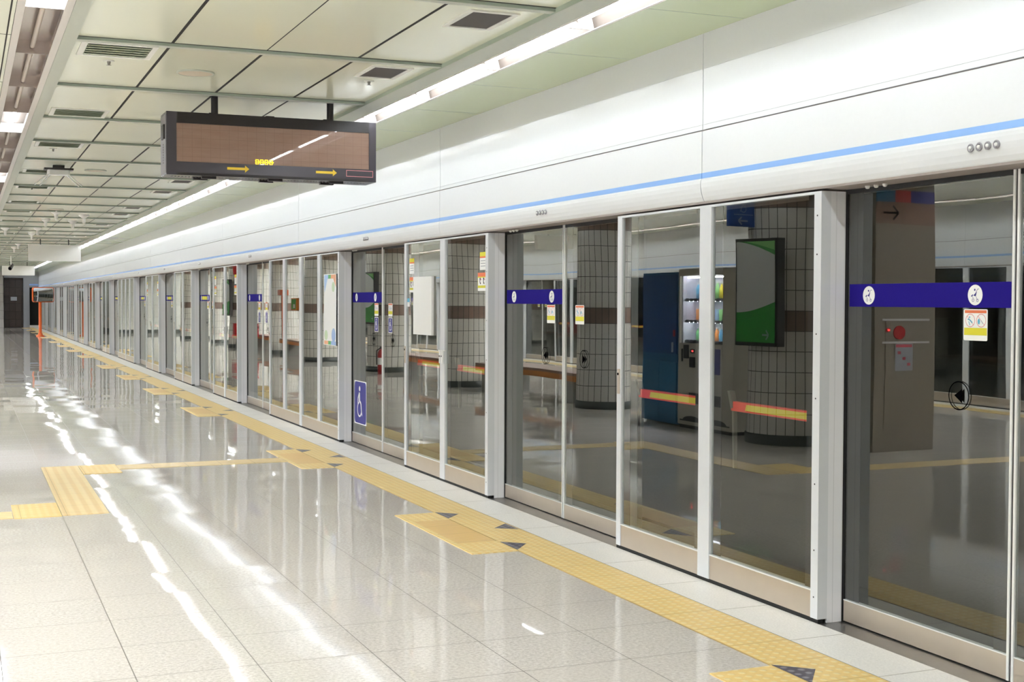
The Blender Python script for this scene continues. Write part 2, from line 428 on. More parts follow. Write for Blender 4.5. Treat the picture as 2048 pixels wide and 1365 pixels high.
M['vend_in'] = pbr('vending_inside', '#e6e6f2', .4)
M['ad_green'] = pbr('ad_green', '#3f9e45', .25)
M['ad_lgreen'] = pbr('ad_light_green', '#8fd07f', .25)
M['ad_grey'] = pbr('ad_grey', '#dcdedd', .25)
M['wood'] = pbr('orange_wood', '#c8792f', .4, noise=.12, nscale=12)
M['stone'] = pbr('bench_stone', '#8f8e89', .5, noise=.1)
M['stone_top'] = pbr('bench_top', '#8a6a5c', .35, noise=.1)
M['fire_red'] = pbr('fire_red', '#b3262a', .35)
M['lamp_red'] = emit('red_lamp', (1, .08, .08, 1), 4.0)
M['sign_blue'] = pbr('sign_blue', '#27509c', .35)
M['grey_print'] = pbr('grey_print', '#a8abb5', .5)

# ------------------------------------------------------------------ camera (position and lens from the photograph's vanishing points)
F = 2602.73
yaw, pit, rol = .39842, .03091, .00334
fw = Vector((math.sin(yaw), math.cos(yaw), 0)); rt = Vector((math.cos(yaw), -math.sin(yaw), 0)); up = Vector((0, 0, 1))
fw2 = fw*math.cos(pit) - up*math.sin(pit); up2 = up*math.cos(pit) + fw*math.sin(pit)
r_ = rt*math.cos(rol) + up2*math.sin(rol); u_ = up2*math.cos(rol) - rt*math.sin(rol)
cam = bpy.data.cameras.new('camera'); co = bpy.data.objects.new('camera', cam); COL.objects.link(co)
cam.sensor_width = 36; cam.lens = F/2048*36; cam.clip_end = 300; cam.clip_start = .05
mw = Matrix((( r_.x, u_.x, -fw2.x, 0), (r_.y, u_.y, -fw2.y, 0), (r_.z, u_.z, -fw2.z, 1.5), (0, 0, 0, 1)))
co.matrix_world = mw
scene.camera = co
vs = scene.view_settings
vs.view_transform = 'Standard'; vs.look = 'None'; vs.gamma = 1; vs.exposure = .95; vs.use_curve_mapping = False
w = bpy.data.worlds.new('world'); scene.world = w; w.use_nodes = True
w.node_tree.nodes['Background'].inputs[0].default_value = (.02, .02, .02, 1)

# ------------------------------------------------------------------ floor
mb = MB(); mb.box(2*XC-3.646, 3.646, Y0, Y1, -.25, 0, M['floor'])
tag(mb.build('floor'), 'polished beige granite tile platform floor', 'floor', kind='structure')

def edge_trim(name, x0, x1, sgn):
    m = MB(); m.box(x0, x1, Y0, Y1, -.01, .002, M['edge_tile'])
    y = 5.39
    while y > Y0: y -= .605
    while y < Y1 - .1:
        if y > Y0: m.box(x0, x1, y, y+.0035, .002, .0024, M['joint'])
        y += .605
    return tag(m.build(name), 'pale edge tiles between yellow paving and %s screen' % ('the near' if sgn > 0 else 'the opposite'), 'edge paving', kind='structure')
edge_trim('trim_1', 3.346, 3.646, 1)
edge_trim('trim_2', 2*XC-3.646, 2*XC-3.346, -1)
m = MB(); m.box(3.646, 3.99, Y0, Y1, -.06, -.001, M['sill']); tag(m.build('trim_3'), 'grey metal sill under the platform screen', 'sill', kind='structure')
m = MB(); m.box(2*XC-3.99, 2*XC-3.646, Y0, Y1, -.06, -.001, M['sill']); tag(m.build('trim_4'), 'grey metal sill under the opposite platform screen', 'sill', kind='structure')

# tactile strips
m = MB(); m.box(3.047, 3.346, Y0, Y1, 0, .004, M['yellow_dots']); m.box(3.346, 3.351, Y0, Y1, -.01, .0042, M['joint'])
tag(m.build('tactile_strip'), 'long yellow studded tactile strip running along the near platform edge', 'tactile paving')
m = MB(); m.box(2*XC-3.346, 2*XC-3.047, Y0, Y1, 0, .004, M['yellow_dots'])
tag(m.build('tactile_strip'), 'yellow studded tactile strip along the opposite platform edge, seen mirrored in glass', 'tactile paving')

JAMBS = []          # (y of near end, length, panes)
JAMBS.append((0.83, 2.03, 2))
k = 0
while True:
    mcar, q = divmod(k, 4)
    y = J0[q] + PERIOD*mcar
    if y > 70: break
    JAMBS.append((y, 3.42 if q == 2 else 2.04, 4 if q == 2 else 2)); k += 1
DOORS = []          # (y0, y1)
for i, (y, ln, n) in enumerate(JAMBS):
    y1 = JAMBS[i+1][0] if i+1 < len(JAMBS) else Y1 - .02
    DOORS.append((y + ln, y1))

def make_patch(yc, i):
    a, b = yc - .75, yc + .75
    t = thing('tactile_patch', 'yellow tactile paving patch in front of the %s sliding door from the camera' % nth(i), 'tactile paving', (0, 0, 0), group='tactile patches at the doors')
    s = MB(); s.box(2.75, 3.047, a, a+.34, 0, .0045, M['yellow_dots']).build('stud_tile', t)
    s = MB(); s.box(2.75, 3.047, b-.31, b, 0, .0045, M['yellow_dots']).build('stud_tile', t)
    s = MB(); s.box(2.75, 2.79, a+.34, b-.31, 0, .0045, M['yellow_dots']); s.box(2.79, 3.04, a+.34, b-.31, 0, .0046, M['yellow_bars']).build('ribbed_tile', t)
    # three dark arrow-heads set into the studded strip
    for pts in (((3.05, b+.01), (3.18, b-.115), (3.05, b-.27)), ((3.05, a+.30), (3.18, a+.19), (3.05, a+.02)), ((3.20, yc+.01), (3.335, yc+.15), (3.335, yc-.08))):
        s = MB(); s.add([(x, y, .0050) for x, y in pts] + [(x, y, .0041) for x, y in pts], [(0, 1, 2), (5, 4, 3), (0, 3, 4, 1), (1, 4, 5, 2), (2, 5, 3, 0)], M['dark_dots'])
        s.build('dark_arrowhead', t, label='dark studded arrowhead')
    return t
for i, (a, b) in enumerate(DOORS):
    make_patch((a+b)/2 - .2, i+1)

# guide path across the platform
g = thing('tactile_guide_path', 'yellow ribbed guide path zigzagging across the granite floor to the tactile strip', 'tactile paving')
MB().box(1.25, 2.75, 11.88, 12.18, 0, .0043, M['yellow_guide']).build('guide_tiles', g)
MB().box(.93, 1.25, 11.65, 12.26, 0, .0044, M['yellow_dots']).build('stud_tile', g)
MB().box(.615, .925, 9.47, 12.26, 0, .0043, M['yellow_guide_y']).build('guide_tiles', g)
MB().box(.30, .61, 9.45, 10.08, 0, .0044, M['yellow_dots']).build('stud_tile', g)
MB().box(-4.5, .295, 9.47, 9.77, 0, .0043, M['yellow_guide']).build('guide_tiles', g)

# ------------------------------------------------------------------ header (fascia above the screen) and tunnel
def header(name, side):
    root = tag(bpy.data.objects.new(name, None), 'white fascia with blue stripe above %s glass platform screen' % ('the near' if side > 0 else 'the opposite'), 'wall', kind='structure')
    COL.objects.link(root)
    if side < 0: root.location = (2*XC, 66.0, 0); root.rotation_euler = (0, 0, PI)
    joints = [Y0] + [y + ln/2 for y, ln, n in JAMBS] + [Y1]
    core = MB(); core.box(3.64, 4.0, Y0, Y1, 2.021, HC+.06, M['soffit']); core.build('core', root)
    for a, b in zip(joints, joints[1:]):
        p = MB(); e = .0035
        p.box(XH+.004, 3.66, a+e, b-e, 2.4385, 2.7336, M['header']); p.box(XH+.0035, 3.66, a+e, b-e, 2.412, 2.4372, M['header'])                       # band
        p.box(XH+.003, 3.66, a+e, b-e, 2.7340, HC+.02, M['header']); p.build('upper_panel', root)
        lo = MB()
        lo.box(XH, 3.66, a+e, b-e, 2.182, 2.404, M['header'])
        nose = [(3.622,2.153),(3.6165,2.143),(3.614,2.127),(3.6155,2.105),(3.620,2.08),(3.627,2.055),(3.636,2.036),(3.648,2.022),(3.66,2.021),(3.66,2.153)]
        lo.prism_y(nose, a+e, b-e, M['header'])
        lo.build('lower_panel', root)
        MB().box(XH-.0008, 3.66, a+e, b-e, 2.153, 2.182, M['stripe']).build('blue_stripe', root)
    return root
header('wall_right', 1)
header('wall_left', -1)

def tunnel(name, side):
    m = MB()
    X = lambda x: x if side > 0 else 2*XC - x
    def bx(a, b, *r): x0, x1 = sorted((X(a), X(b))); m.box(x0, x1, *r, M['dark'])
    bx(3.99, 8.0, Y0, Y1, -1.3, -1.2); bx(7.8, 8.0, Y0, Y1, -1.2, 3.2); bx(4.0, 8.0, Y0, Y1, 2.94, 2.99)
    bx(3.90, 3.99, Y0, Y1, -1.2, -.07)
    tag(m.build(name), 'dark track tunnel behind the %s glass screen' % ('near' if side > 0 else 'opposite'), 'tunnel', kind='structure')
tunnel('wall_tunnel', 1); tunnel('wall_tunnel', -1)

# ------------------------------------------------------------------ fixed panels (emergency exits) between the doors
def pane(parent, xf, ya, yb, z0, z1, fr=.085, name='glass_pane'):
    g_ = MB(); g_.box(xf, xf+.008, ya, yb, z0, z1, M['glass']); g_ = g_.build(name, parent)
    if fr:
        e = MB(); x = xf + .011
        e.box(x, x+.003, ya, ya+fr, z0, z1, M['frit']); e.box(x, x+.003, yb-fr, yb, z0, z1, M['frit'])
        e.build('edge_band', g_, label='dark border band behind the glass')
    return g_

def push_bar(parent, ya, yb):
    """red bar with yellow tape on the track side of the pane"""
    x = XF + .075
    b = MB(); b.bevbox(x, x+.03, ya+.02, yb-.08, .925, .975, M['red'], .006)
    o = b.build('push_bar', parent, label='red push bar with yellow tape')
    t = MB(); L_ = yb - ya
    t.prism_x([(ya+.02+L_*.10, .934), (ya+.02+L_*.115, .966), (yb-.08-L_*.17, .966), (yb-.08-L_*.155, .934)], x-.0012, x, M['yellow_tape'])
    t.build('tape', o)
    l = MB(); l.prism_y([(x-.02, 1.03), (x+.012, 1.03), (x+.034, .93), (x+.002, .93)], yb-.105, yb-.08, M['lever'])
    l.prism_y([(x+.005, .95), (x+.03, .95), (x+.03, .62), (x+.014, .62)], yb-.102, yb-.085, M['lever'])
    l.build('lever', o)

def make_fixed(ln, n, bars):
    """local y runs 0 (near end) .. ln (far end)"""
    t = thing('screen_panel', '', 'screen panel')
    H = 2.012
    w = .055; mu = .115
    fr = MB()
    fr.box(XF, 3.70, .0, w, .02, H, M['alu']); fr.box(XF, 3.70, ln-w, ln, .02, H, M['alu'])
    fr.box(XF, 3.70, w, ln-w, H-.012, H, M['alu'])
    for z in (.12, .34, .65, 1.05, 1.35, 1.72, 1.9):
        fr.tube((XF-.0012, w*.55, z), (XF, w*.55, z), .004, M['frit'], n=8)
    fr.build('frame', t)
    # end covers (the ribbed jambs of the door openings)
    MB().box(3.70, 3.782, 0, .012, .0, H, M['jamb']).build('end_cover', t)
    MB().box(3.70, 3.782, ln-.012, ln, .0, H, M['jamb']).build('end_cover', t)
    MB().box(XF+.004, XF+.03, .0, ln, .0, .019, M['black']).build('floor_gap', t)
    k = n
    pw = (ln - 2*w - (n-1)*mu)/n
    y = w; ys = []
    for i in range(n):
        ys.append((y, y+pw)); y += pw
        if i < n-1:
            full = (n == 2) or i == 1
            MB().box(XF-.002, 3.69, y, y+mu, .02 if full else .15, H-.012, M['alu']).build('mullion', t)
            y += mu
    kp = MB()
    if n == 2: segs = [(w, ys[0][1]), (ys[1][0], ln-w)]
    else: segs = [(w, ys[1][1]), (ys[2][0], ln-w)]
    for a, b in segs:
        s = MB(); s.box(XF+.004, 3.69, a, b, .02, .146, M['steel']); s.box(XF, 3.69, a, b, .146, .152, M['alu_thin']); s.build('kick_plate', t)
    for (a, b) in ys:
        pane(t, XF+.012, a, b, .152, H-.012, .075)
        if bars: push_bar(t, a, b)
    lk = MB()
    lk.bevbox(XF-.006, XF, ln-.042, ln-.012, .94, 1.09, M['peach'] if False else M['steel'], .002); lk.tube((XF-.009, ln-.027, 1.06), (XF-.006, ln-.027, 1.06), .008, M['black_p'])
    lk.build('lock_plate', t)
    if n == 2 :
        y0 = ys[0][1]
        l2 = MB()
        for dy in (.03, .075):
            l2.bevbox(XF-.02, XF-.002, y0+dy-.018, y0+dy+.018, .98, 1.09, M['alu_thin'], .003)
            l2.tube((XF-.023, y0+dy, 1.04), (XF-.02, y0+dy, 1.04), .007, M['black_p'])
        l2.box(XF-.012, XF-.002, y0-.03, y0+.13, 1.085, 1.09, M['alu_thin'])
        return t, l2
    return t, None

SCREEN = {}
def fixed_at(y, ln, n, idx):
    key = n
    if key not in SCREEN:
        t, l2 = make_fixed(ln, n, n == 2); SCREEN[key] = t; SCREEN[(key, 'latch')] = l2
        o = t; o.location = (0, y, 0)
    else: o = dup(SCREEN[key], (0, y, 0))
    kind = 'two-pane' if n == 2 else 'four-pane'
    o['label'] = 'grey framed %s glass screen panel, %s fixed panel from the camera' % (kind, nth(idx))
    o['group'] = 'fixed glass panels of the near screen'
    return o
FIX = []
for i, (y, ln, n) in enumerate(JAMBS):
    FIX.append(fixed_at(y, ln, n, i+1))
# mullion latches: only on the panels that show them
for i in (2, 4):
    SCREEN[(2, 'latch')].build('latch', FIX[i])

# ------------------------------------------------------------------ sliding doors
U_, V_, N_ = (0, -1, 0), (0, 0, 1), (-1, 0, 0)     # seen from the platform

def stroller(d, cu, cv, r, ink):
    s = r/.042
    d.disc(cu-.002*s, cv+.021*s, .0045*s, ink, n=14)
    d.poly([(cu+.010*s, cv+.014*s), (cu+.004*s, cv-.006*s), (cu-.010*s, cv-.002*s)], ink)
    d.line([(cu-.022*s, cv-.006*s), (cu-.012*s, cv+.001*s)], .005*s, ink)
    d.line([(cu+.004*s, cv+.010*s), (cu+.014*s, cv+.024*s), (cu+.022*s, cv+.024*s)], .002*s, ink)
    d.line([(cu+.006*s, cv-.006*s), (cu+.014*s, cv-.022*s)], .0018*s, ink)
    d.line([(cu-.016*s, cv-.004*s), (cu-.010*s, cv-.014*s)], .0018*s, ink)
    d.arc(cu-.011*s, cv-.021*s, .0055*s, .002*s, 0, 360, ink, 12); d.arc(cu+.014*s, cv-.022*s, .0055*s, .002*s, 0, 360, ink, 12)

def wheelchair(d, cu, cv, h, ink):
    s = h/1.0
    d.disc(cu+.02*s, cv+.40*s, .075*s, ink, n=20)
    d.poly([(cu-.05*s, cv+.30*s), (cu+.05*s, cv+.28*s), (cu+.06*s, cv+.02*s), (cu-.06*s, cv+.02*s)], ink)
    d.line([(cu-.03*s, cv+.26*s), (cu-.16*s, cv+.10*s), (cu-.15*s, cv-.06*s)], .06*s, ink)
    d.line([(cu, cv+.05*s), (cu+.15*s, cv-.02*s), (cu+.22*s, cv-.34*s), (cu+.27*s, cv-.34*s)], .075*s, ink)
    d.arc(cu+.0*s, cv-.20*s, .20*s, .05*s, 100, 350, ink, 28)

def warn_sticker(parent, x, yc, zt, wd=.135, ht=.128, kind=0):
    d = Decal((x, yc, zt), U_, V_, N_)
    d.rect(-wd/2, -ht, wd/2, 0, M['white'], .006); d.up()
    if kind == 0:
        d.rect(-wd/2+.006, -.016, wd/2-.006, -.004, M['orange_p']); d.rect(-wd/2+.003, -ht+.022, wd/2-.003, -ht+.052, M['yellow_p'])
        for c, q in ((-.03, 0), (.032, 1)):
            d.arc(c, -.046, .026, .002, 0, 360, M['red_p'], 20)
            d.line([(c-.018, -.028), (c+.018, -.064)], .0015, M['red_p'])
            if q == 0:
                d.disc(c-.004, -.033, .004, M['cyan_p'], n=10); d.line([(c-.014, -.04), (c-.002, -.044), (c+.012, -.056)], .006, M['cyan_p']); d.line([(c-.008, -.05), (c-.002, -.066)], .004, M['cyan_p'])
            else:
                d.disc(c-.013, -.05, .012, M['cyan_p'], ru=.007, n=14); d.line([(c, -.046), (c+.01, -.058)], .003, M['cyan_p'])
    elif kind == 1:      # tall notice: yellow head, red line, white body
        d.rect(-wd/2, -ht*.24, wd/2, 0, M['yellow_p']); d.rect(-wd/2, -ht*.33, wd/2, -ht*.24, M['orange_p'])
        for q in range(3): d.rect(-wd/2+.02, -ht*(.46+.15*q)-.006, wd/2-.02, -ht*(.46+.15*q), M['grey_print'])
    elif kind == 2:      # yellow notice with two dark figures
        d.rect(-wd/2, -ht*.84, wd/2, -ht*.22, M['yellow_p']); d.rect(-wd/2, -ht*.22, wd/2, 0, M['orange_p'])
        d.up(); d.rect(-wd/2+.006, -ht*.7, wd/2-.006, -ht*.28, M['white']); d.up()
        for c in (-wd*.22, wd*.2):
            d.disc(c, -ht*.34, .010, M['black_p'], n=12); d.line([(c, -ht*.38), (c-.004, -ht*.52), (c+.012, -ht*.62)], .012, M['black_p'])
            d.line([(c+.018, -ht*.33), (c+.024, -ht*.4)], .012, M['red_p'])
    elif kind == 3:      # small blue-and-white notice
        d.rect(-wd/2, -ht*.45, wd/2, 0, M['cyan_p'])
    return d.build('warning_sticker', parent)

def arrow_ring(parent, yc, z, direction):
    d = Decal((XD-.0005, yc, z), U_, V_, N_)
    d.arc(0, 0, .058, .005, 0, 360, M['black_p'], 32)
    q = direction
    d.poly([(-.026*q, 0), (.02*q, .03), (.02*q, -.03)], M['black_p'])
    return d.build('direction_arrow', parent, label='black ringed arrow print')

def door_leaf(ln, far, style, idx, y):
    """one sliding leaf; local y 0 (near edge) .. ln (far edge); far=True: the leaf further from the camera"""
    t = thing('sliding_door', '', 'sliding door', (0, y, 0), group='sliding leaves of the near screen')
    s = MB()
    H = 2.02
    lead = (0, .012) if far else (ln-.012, ln)      # meeting stile
    s.box(XD-.002, XD+.035, lead[0], lead[1], .006, H, M['alu_thin'])
    if far: s.box(XD+.004, XD+.03, -.006, 0, .006, H, M['rubber'])
    tail = (ln-.02, ln) if far else (0, .02)
    s.box(XD+.002, XD+.035, tail[0], tail[1], .006, H, M['rubber'])
    s.box(XD, XD+.035, min(lead[1], tail[1]), max(lead[0], tail[0]), H-.02, H, M['rubber'])
    s.build('stile', t)
    a, b = (.012, ln-.02) if far else (.02, ln-.012)
    k_ = MB(); k_.box(XD+.002, XD+.035, a, b, .006, .103, M['steel']); k_.box(XD, XD+.03, a, b, .103, .107, M['alu_thin']); k_.build('kick_plate', t)
    pane(t, XD+.006, a, b, .107, H-.02, .09)
    x = XD + .0052
    if far:
        d = Decal((x, ln-.03, 1.53), U_, V_, N_)
        wd = ln - .05
        d.rect(.005, -.052, wd, .052, M['band']); d.up()
        for c in (.145, .82):
            d.disc(c, 0, .042, M['white'])
        d.up()
        if style == 0:
            for c in (.145, .82): stroller(d, c, 0, .042, M['navy'])
        elif style == 1:
            for c in (.145, .82): d.line([(c-.008, -.018), (c+.004, .018)], .012, M['navy'])
        else:
            d.rect(.24, -.03, .72, .03, M['yellow_p'])
        d.build('blue_band', t, label='violet blue band with white ovals')
        warn_sticker(t, x, .215, 1.472)
        arrow_ring(t, .30, 1.114, 1)
        if style == 1:
            d = Decal((x, .215, 1.335), U_, V_, N_); d.rect(-.065, -.15, .065, 0, M['white'], .008); d.up(); d.rect(-.058, -.143, .058, -.007, M['navy'], .008); d.up()
            wheelchair(d, -.005, -.075, .125, M['white']); d.build('wheelchair_sticker', t)
    else:
        warn_sticker(t, x, ln-.235, 1.472)
        arrow_ring(t, ln-.31, 1.114, -1)
        if style == 1:
            d = Decal((x, ln-.235, 1.335), U_, V_, N_); d.rect(-.065, -.15, .065, 0, M['white'], .008); d.up(); d.rect(-.058, -.143, .058, -.007, M['navy'], .008); d.up()
            wheelchair(d, -.005, -.075, .125, M['white']); d.build('wheelchair_sticker', t)
    if idx == 3 and far:
        d = Decal((x, ln-.095, .66), U_, V_, N_)
        d.rect(0, -.452, .44, 0, M['white']); d.up(); d.rect(.010, -.442, .430, -.010, M['navy'], .045); d.up(); wheelchair(d, .19, -.225, .36, M['white'])
        d.build('wheelchair_sign', t, label='large blue wheelchair sign')
    return t

LEAF = {}
for i, (a, b) in enumerate(DOORS):
    mid = (a+b)/2
    style = 0 if i <= 1 else (1 if i in (2, 3) else 2)
    for far, y0, y1 in ((False, a-.02, mid-.006), (True, mid+.006, b+.01)):
        key = (far, style, i == 2)
        ln = y1 - y0
        if key in LEAF and abs(LEAF[key][1]-ln) < .004: o = dup(LEAF[key][0], (0, y0, 0))
        else:
            o = door_leaf(ln, far, style, i+1, y0); LEAF[key] = (o, ln)
        o['label'] = '%s leaf of the %s sliding glass door from the camera' % ('far' if far else 'near', nth(i+1)) + (', with a blue band' if far else '')

# little ring lights above every door
def ring_lights(y, idx):
    t = thing('indicator_lights', 'row of four ring lights on the fascia above the %s door' % nth(idx), 'indicator lights', (0, y, 0), group='ring lights over the doors')
    for q in range(4):
        s = MB(); yc = (q-1.5)*.046
        prof = [(.0165, 0), (.0165, .006), (.012, .009), (.010, .004), (.004, .002)]
        # lathe about the x axis
        n = 18; vs = []
        for r, h in prof: vs += [(3.617-h, yc+r*math.cos(2*PI*j/n), 2.10+r*math.sin(2*PI*j/n)) for j in range(n)]
        fs = [(k_*n+j, k_*n+(j+1)%n, (k_+1)*n+(j+1)%n, (k_+1)*n+j) for k_ in range(len(prof)-1) for j in range(n)]
        s.add(vs, fs, M['sign_side'], True)
        s.ball((3.612, yc, 2.10), .008, M['white'], 10, 6)
        s.build('ring_light', t)
    return t
r0 = None
for i, (a, b) in enumerate(DOORS):
    yc = (a+b)/2 + .0
    if r0 is None: r0 = ring_lights(yc, i+1)
    else: dup(r0, (0, yc, 0), label='row of four ring lights on the fascia above the %s door' % nth(i+1))
# sensor knobs under the soffit of each opening
s0 = None
for i, (a, b) in enumerate(DOORS):
    if s0 is None:
        s0 = thing('door_sensor', 'three small sensor knobs under the soffit of the first door opening', 'sensor', (0, b-.30, 0), group='door sensors')
        for q in range(3):
            s = MB(); s.lathe([(.001, -.014), (.008, -.012), (.011, -.005), (.011, 0)], (3.74, .09-.06*q, 2.021), M['vent_frame'], 12); s.build('knob', s0)
    else: dup(s0, (0, b-.30, 0), label='three small sensor knobs under the soffit of the %s door opening' % nth(i+1))

# prints on fixed panels
def notice(y, zt, wd, ht, kind, parent):
    o = warn_sticker(parent, XF+.0115, y - parent.location.y, zt, wd, ht, kind); return o
P2 = FIX[2]      # second fixed panel in view (white sheet)
notice(9.263, 1.872, .135, .137, 1, P2); notice(9.283, 1.715, .178, .140, 2, P2)
notice(10.977, 1.872, .128, .137, 1, P2); notice(10.97, 1.706, .140, .135, 2, P2); notice(11.09, 1.519, .10, .075, 3, P2)
s = MB(); s.box(XF-.008, XF+.0115, 10.396, 10.886, 1.204, 1.706, M['white']); s.build('poster', None, 'plain white rectangular sheet on the second framed panel, beside notices', 'poster')
for q in (4, 6):
    F_ = FIX[q]; y = F_.location.y
    for dy, kind, wd, zt in ((.20, 1, .13, 1.87), (.21, 2, .17, 1.71), (1.85, 1, .13, 1.87), (1.84, 2, .17, 1.71)):
        warn_sticker(F_, XF+.0115, dy, zt, wd, .137, kind)
# tall poster with coloured corners on the four-pane panel
d = Decal((XF+.004, 14.015, 1.783), U_, V_, N_)
wd, ht = .52, .772
def wavy(u0, u1, n=18): return [(u0 + .010*math.sin(4.4*t/n) + .006*math.sin(9*t/n), -ht*t/n) for t in range(n+1)], [(u1 + .008*math.sin(3.6*t/n+1), -ht*t/n) for t in range(n+1)]
l_, rr = wavy(.0, wd)
for q in range(18): d.poly([l_[q], l_[q+1], rr[q+1], rr[q]], M['white'])
d.up()
d.rect(.03, -.05, .19, -.008, M['pale_blue']); d.rect(.19, -.05, .30, -.008, M['green_p']); d.rect(.30, -.05, wd-.01, -.008, M['peach'])
d.poly([(.02, -.05), (.16, -.05), (.04, -.20)], M['pale_blue']); d.disc(.40, -.14, .055, M['pale_green']); d.poly([(wd-.01, -.05), (wd-.01, -.15), (.40, -.05)], M['peach'])
d.disc(.10, -.665, .055, M['pale_green'], ru=.07); d.disc(.41, -.66, .075, M['pale_blue'], ru=.08)
d.rect(.02, -.765, .19, -.725, M['peach']); d.rect(.19, -.765, .30, -.725, M['green_p']); d.rect(.30, -.765, wd-.01, -.725, M['pale_blue'])
d.build('poster', None, 'tall white poster with pastel coloured corners on the nearest four-pane panel', 'poster')

# opposite screen: the same units turned round, seen only as reflections
PY = 66.0
for i, (y, ln, n) in enumerate(JAMBS):
    yy = PY - y
    if 4 < yy < 64: dup(SCREEN[n], (2*XC, yy, 0), PI, 'grey framed glass screen panel across the platform, opposite the %s near panel' % nth(len(JAMBS)-i), 'fixed glass panels of the opposite screen')
for i, (a, b) in enumerate(DOORS):
    yy = PY - (a+b)/2
    if 4 < yy < 64:
        for far in (False, True):
            src, ln = LEAF[(far, 0, False)]
            y0 = (a-.02) if not far else (a+b)/2+.006
            dup(src, (2*XC, PY-y0, 0), PI, '%s leaf of the opposite platform\'s sliding door, %s from the end wall' % ('near' if far else 'far', nth(i+1)), 'sliding leaves of the opposite screen')

# ------------------------------------------------------------------ ceiling
ZP = 2.946
SEAMS = (1.095, 1.63, 2.18)
c = MB()
c.box(.58, 2.705, Y0, Y1, ZP, 3.0, M['ceil'])
XL = 2*XC - 3.63
XO = 2*XC-2.955
XM = 2*XC-.375
c.box(XM+.128, .245, Y0, Y1, HC+.004, 3.0, M['ceil']); c.box(XO+.105, XM-.128, Y0, Y1, HC+.004, 3.0, M['ceil']); c.box(XL, XO-.105, Y0, Y1, HC+.004, 3.0, M['ceil'])
for x in (.22, -.5, -1.3, -2.1, -3.0):
    c.box(x, x+.008, Y0, Y1, HC+.003, HC+.0042, M['seam'])
k = 0
y = BEAM0
while y > Y0: y -= BEAMP
y += BEAMP
BE = []
while y < Y1:
    BE.append(y); y += BEAMP
rb = random.Random(3)
for b_ in BE:
    c.box(.58, 2.705, b_-.012, b_, ZP-.0012, ZP, M['seam'])  # dark strip painted in for the shade of the gap before each rib
    c.box(XM+.13, .245, b_-.008, b_, HC+.003, HC+.0042, M['seam'])
    for x in SEAMS:
        wd = rb.choice((.006, .014, .017, .017)); ya = b_+.05; c.box(x-wd/2, x+wd/2, ya, b_+BEAMP-.012, ZP-.0012, ZP, M['seam'])
tag(c.build('ceiling'), 'pale green metal panel ceiling with dark seams', 'ceiling', kind='structure')
fr = MB()
for b_ in BE:
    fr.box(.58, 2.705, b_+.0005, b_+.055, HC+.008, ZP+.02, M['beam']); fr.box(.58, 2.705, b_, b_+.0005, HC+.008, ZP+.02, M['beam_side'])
fr.box(.505, .58, Y0, Y1, HC, ZP+.05, M['beam']); fr.box(2.705, 2.852, Y0, Y1, HC, ZP+.05, M['beam'])
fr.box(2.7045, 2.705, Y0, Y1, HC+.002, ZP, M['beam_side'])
tag(fr.build('trim_5'), 'grey frame ribs dividing the ceiling panels', 'ceiling frame', kind='structure')
sd = MB(); sd.box(3.058, 3.66, Y0, Y1, HC, HC+.06, M['ceil_green'])
y = 6.815 - 12*1.21
while y < Y1:
    if y > Y0: sd.box(3.06, 3.62, y, y+.004, HC-.0008, HC, M['beam_side'])
    y += 1.21
tag(sd.build('ceiling_side'), 'pale green glossy ceiling strip between the lamps and the fascia', 'ceiling', kind='structure')
m = MB(); m.box(XL-.4, 8.0, Y0, Y1, 3.0, 3.3, M['dark']); tag(m.build('ceiling_slab'), 'dark slab above the suspended ceiling', 'ceiling', kind='structure')

# ------------------------------------------------------------------ lamps
def lamp_strip(lit, wide, length, tube='tube'):
    """recessed fluorescent fitting; local y 0..length, x centred, z 0 = ceiling line"""
    t = thing('light_fixture', '', 'ceiling light')
    hw = wide/2
    hs = MB(); dep = .0775
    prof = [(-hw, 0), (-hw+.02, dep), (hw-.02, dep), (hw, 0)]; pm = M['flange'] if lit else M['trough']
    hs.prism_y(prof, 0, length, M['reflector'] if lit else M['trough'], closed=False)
    hs.box(-hw-.003, -hw+(.014 if wide < .22 else .035), 0, length, -.002, .002, M['flange'])
    hs.box(hw-(.014 if wide < .22 else .035), hw+.003, 0, length, -.002, .002, M['flange'])
    for ya in (0, length-.006):
        hs.prism_y([(-hw, 0), (hw, 0), (hw-.02, dep), (-hw+.02, dep)], ya, ya+.006, pm)
    for ya in (.03, length-.05):
        hs.box(-.012, .012, ya, ya+.02, .03, dep, pm)
    hs.build('housing', t)
    tb = MB(); tb.tube((0, .045, .037), (0, length-.045, .037), .0135, M[tube] if lit else M['tube_off'], n=10); tb.build('tube', t, label='fluorescent tube')
    return t
LR = .2; PR = 1.30
base = lamp_strip(True, .206, PR); base_o = lamp_strip(True, .206, PR, 'tube_bright'); first = True
y = 6.17
while y - PR > Y0: y -= PR
i = 0; n_vis = 0
while y + PR < Y1 - .3:
    if y + PR > 5.4: n_vis += 1; lab = 'lit fluorescent fitting in the strip by the white fascia, %s counted from the camera' % nth(n_vis)
    else: lab = 'lit fluorescent fitting in the strip by the white fascia, behind the camera'
    o = base if first else dup(base)
    first = False
    o.location = (2.955, y, HC); o['label'] = lab; o['group'] = 'lit strip lamps beside the fascia'
    y += PR
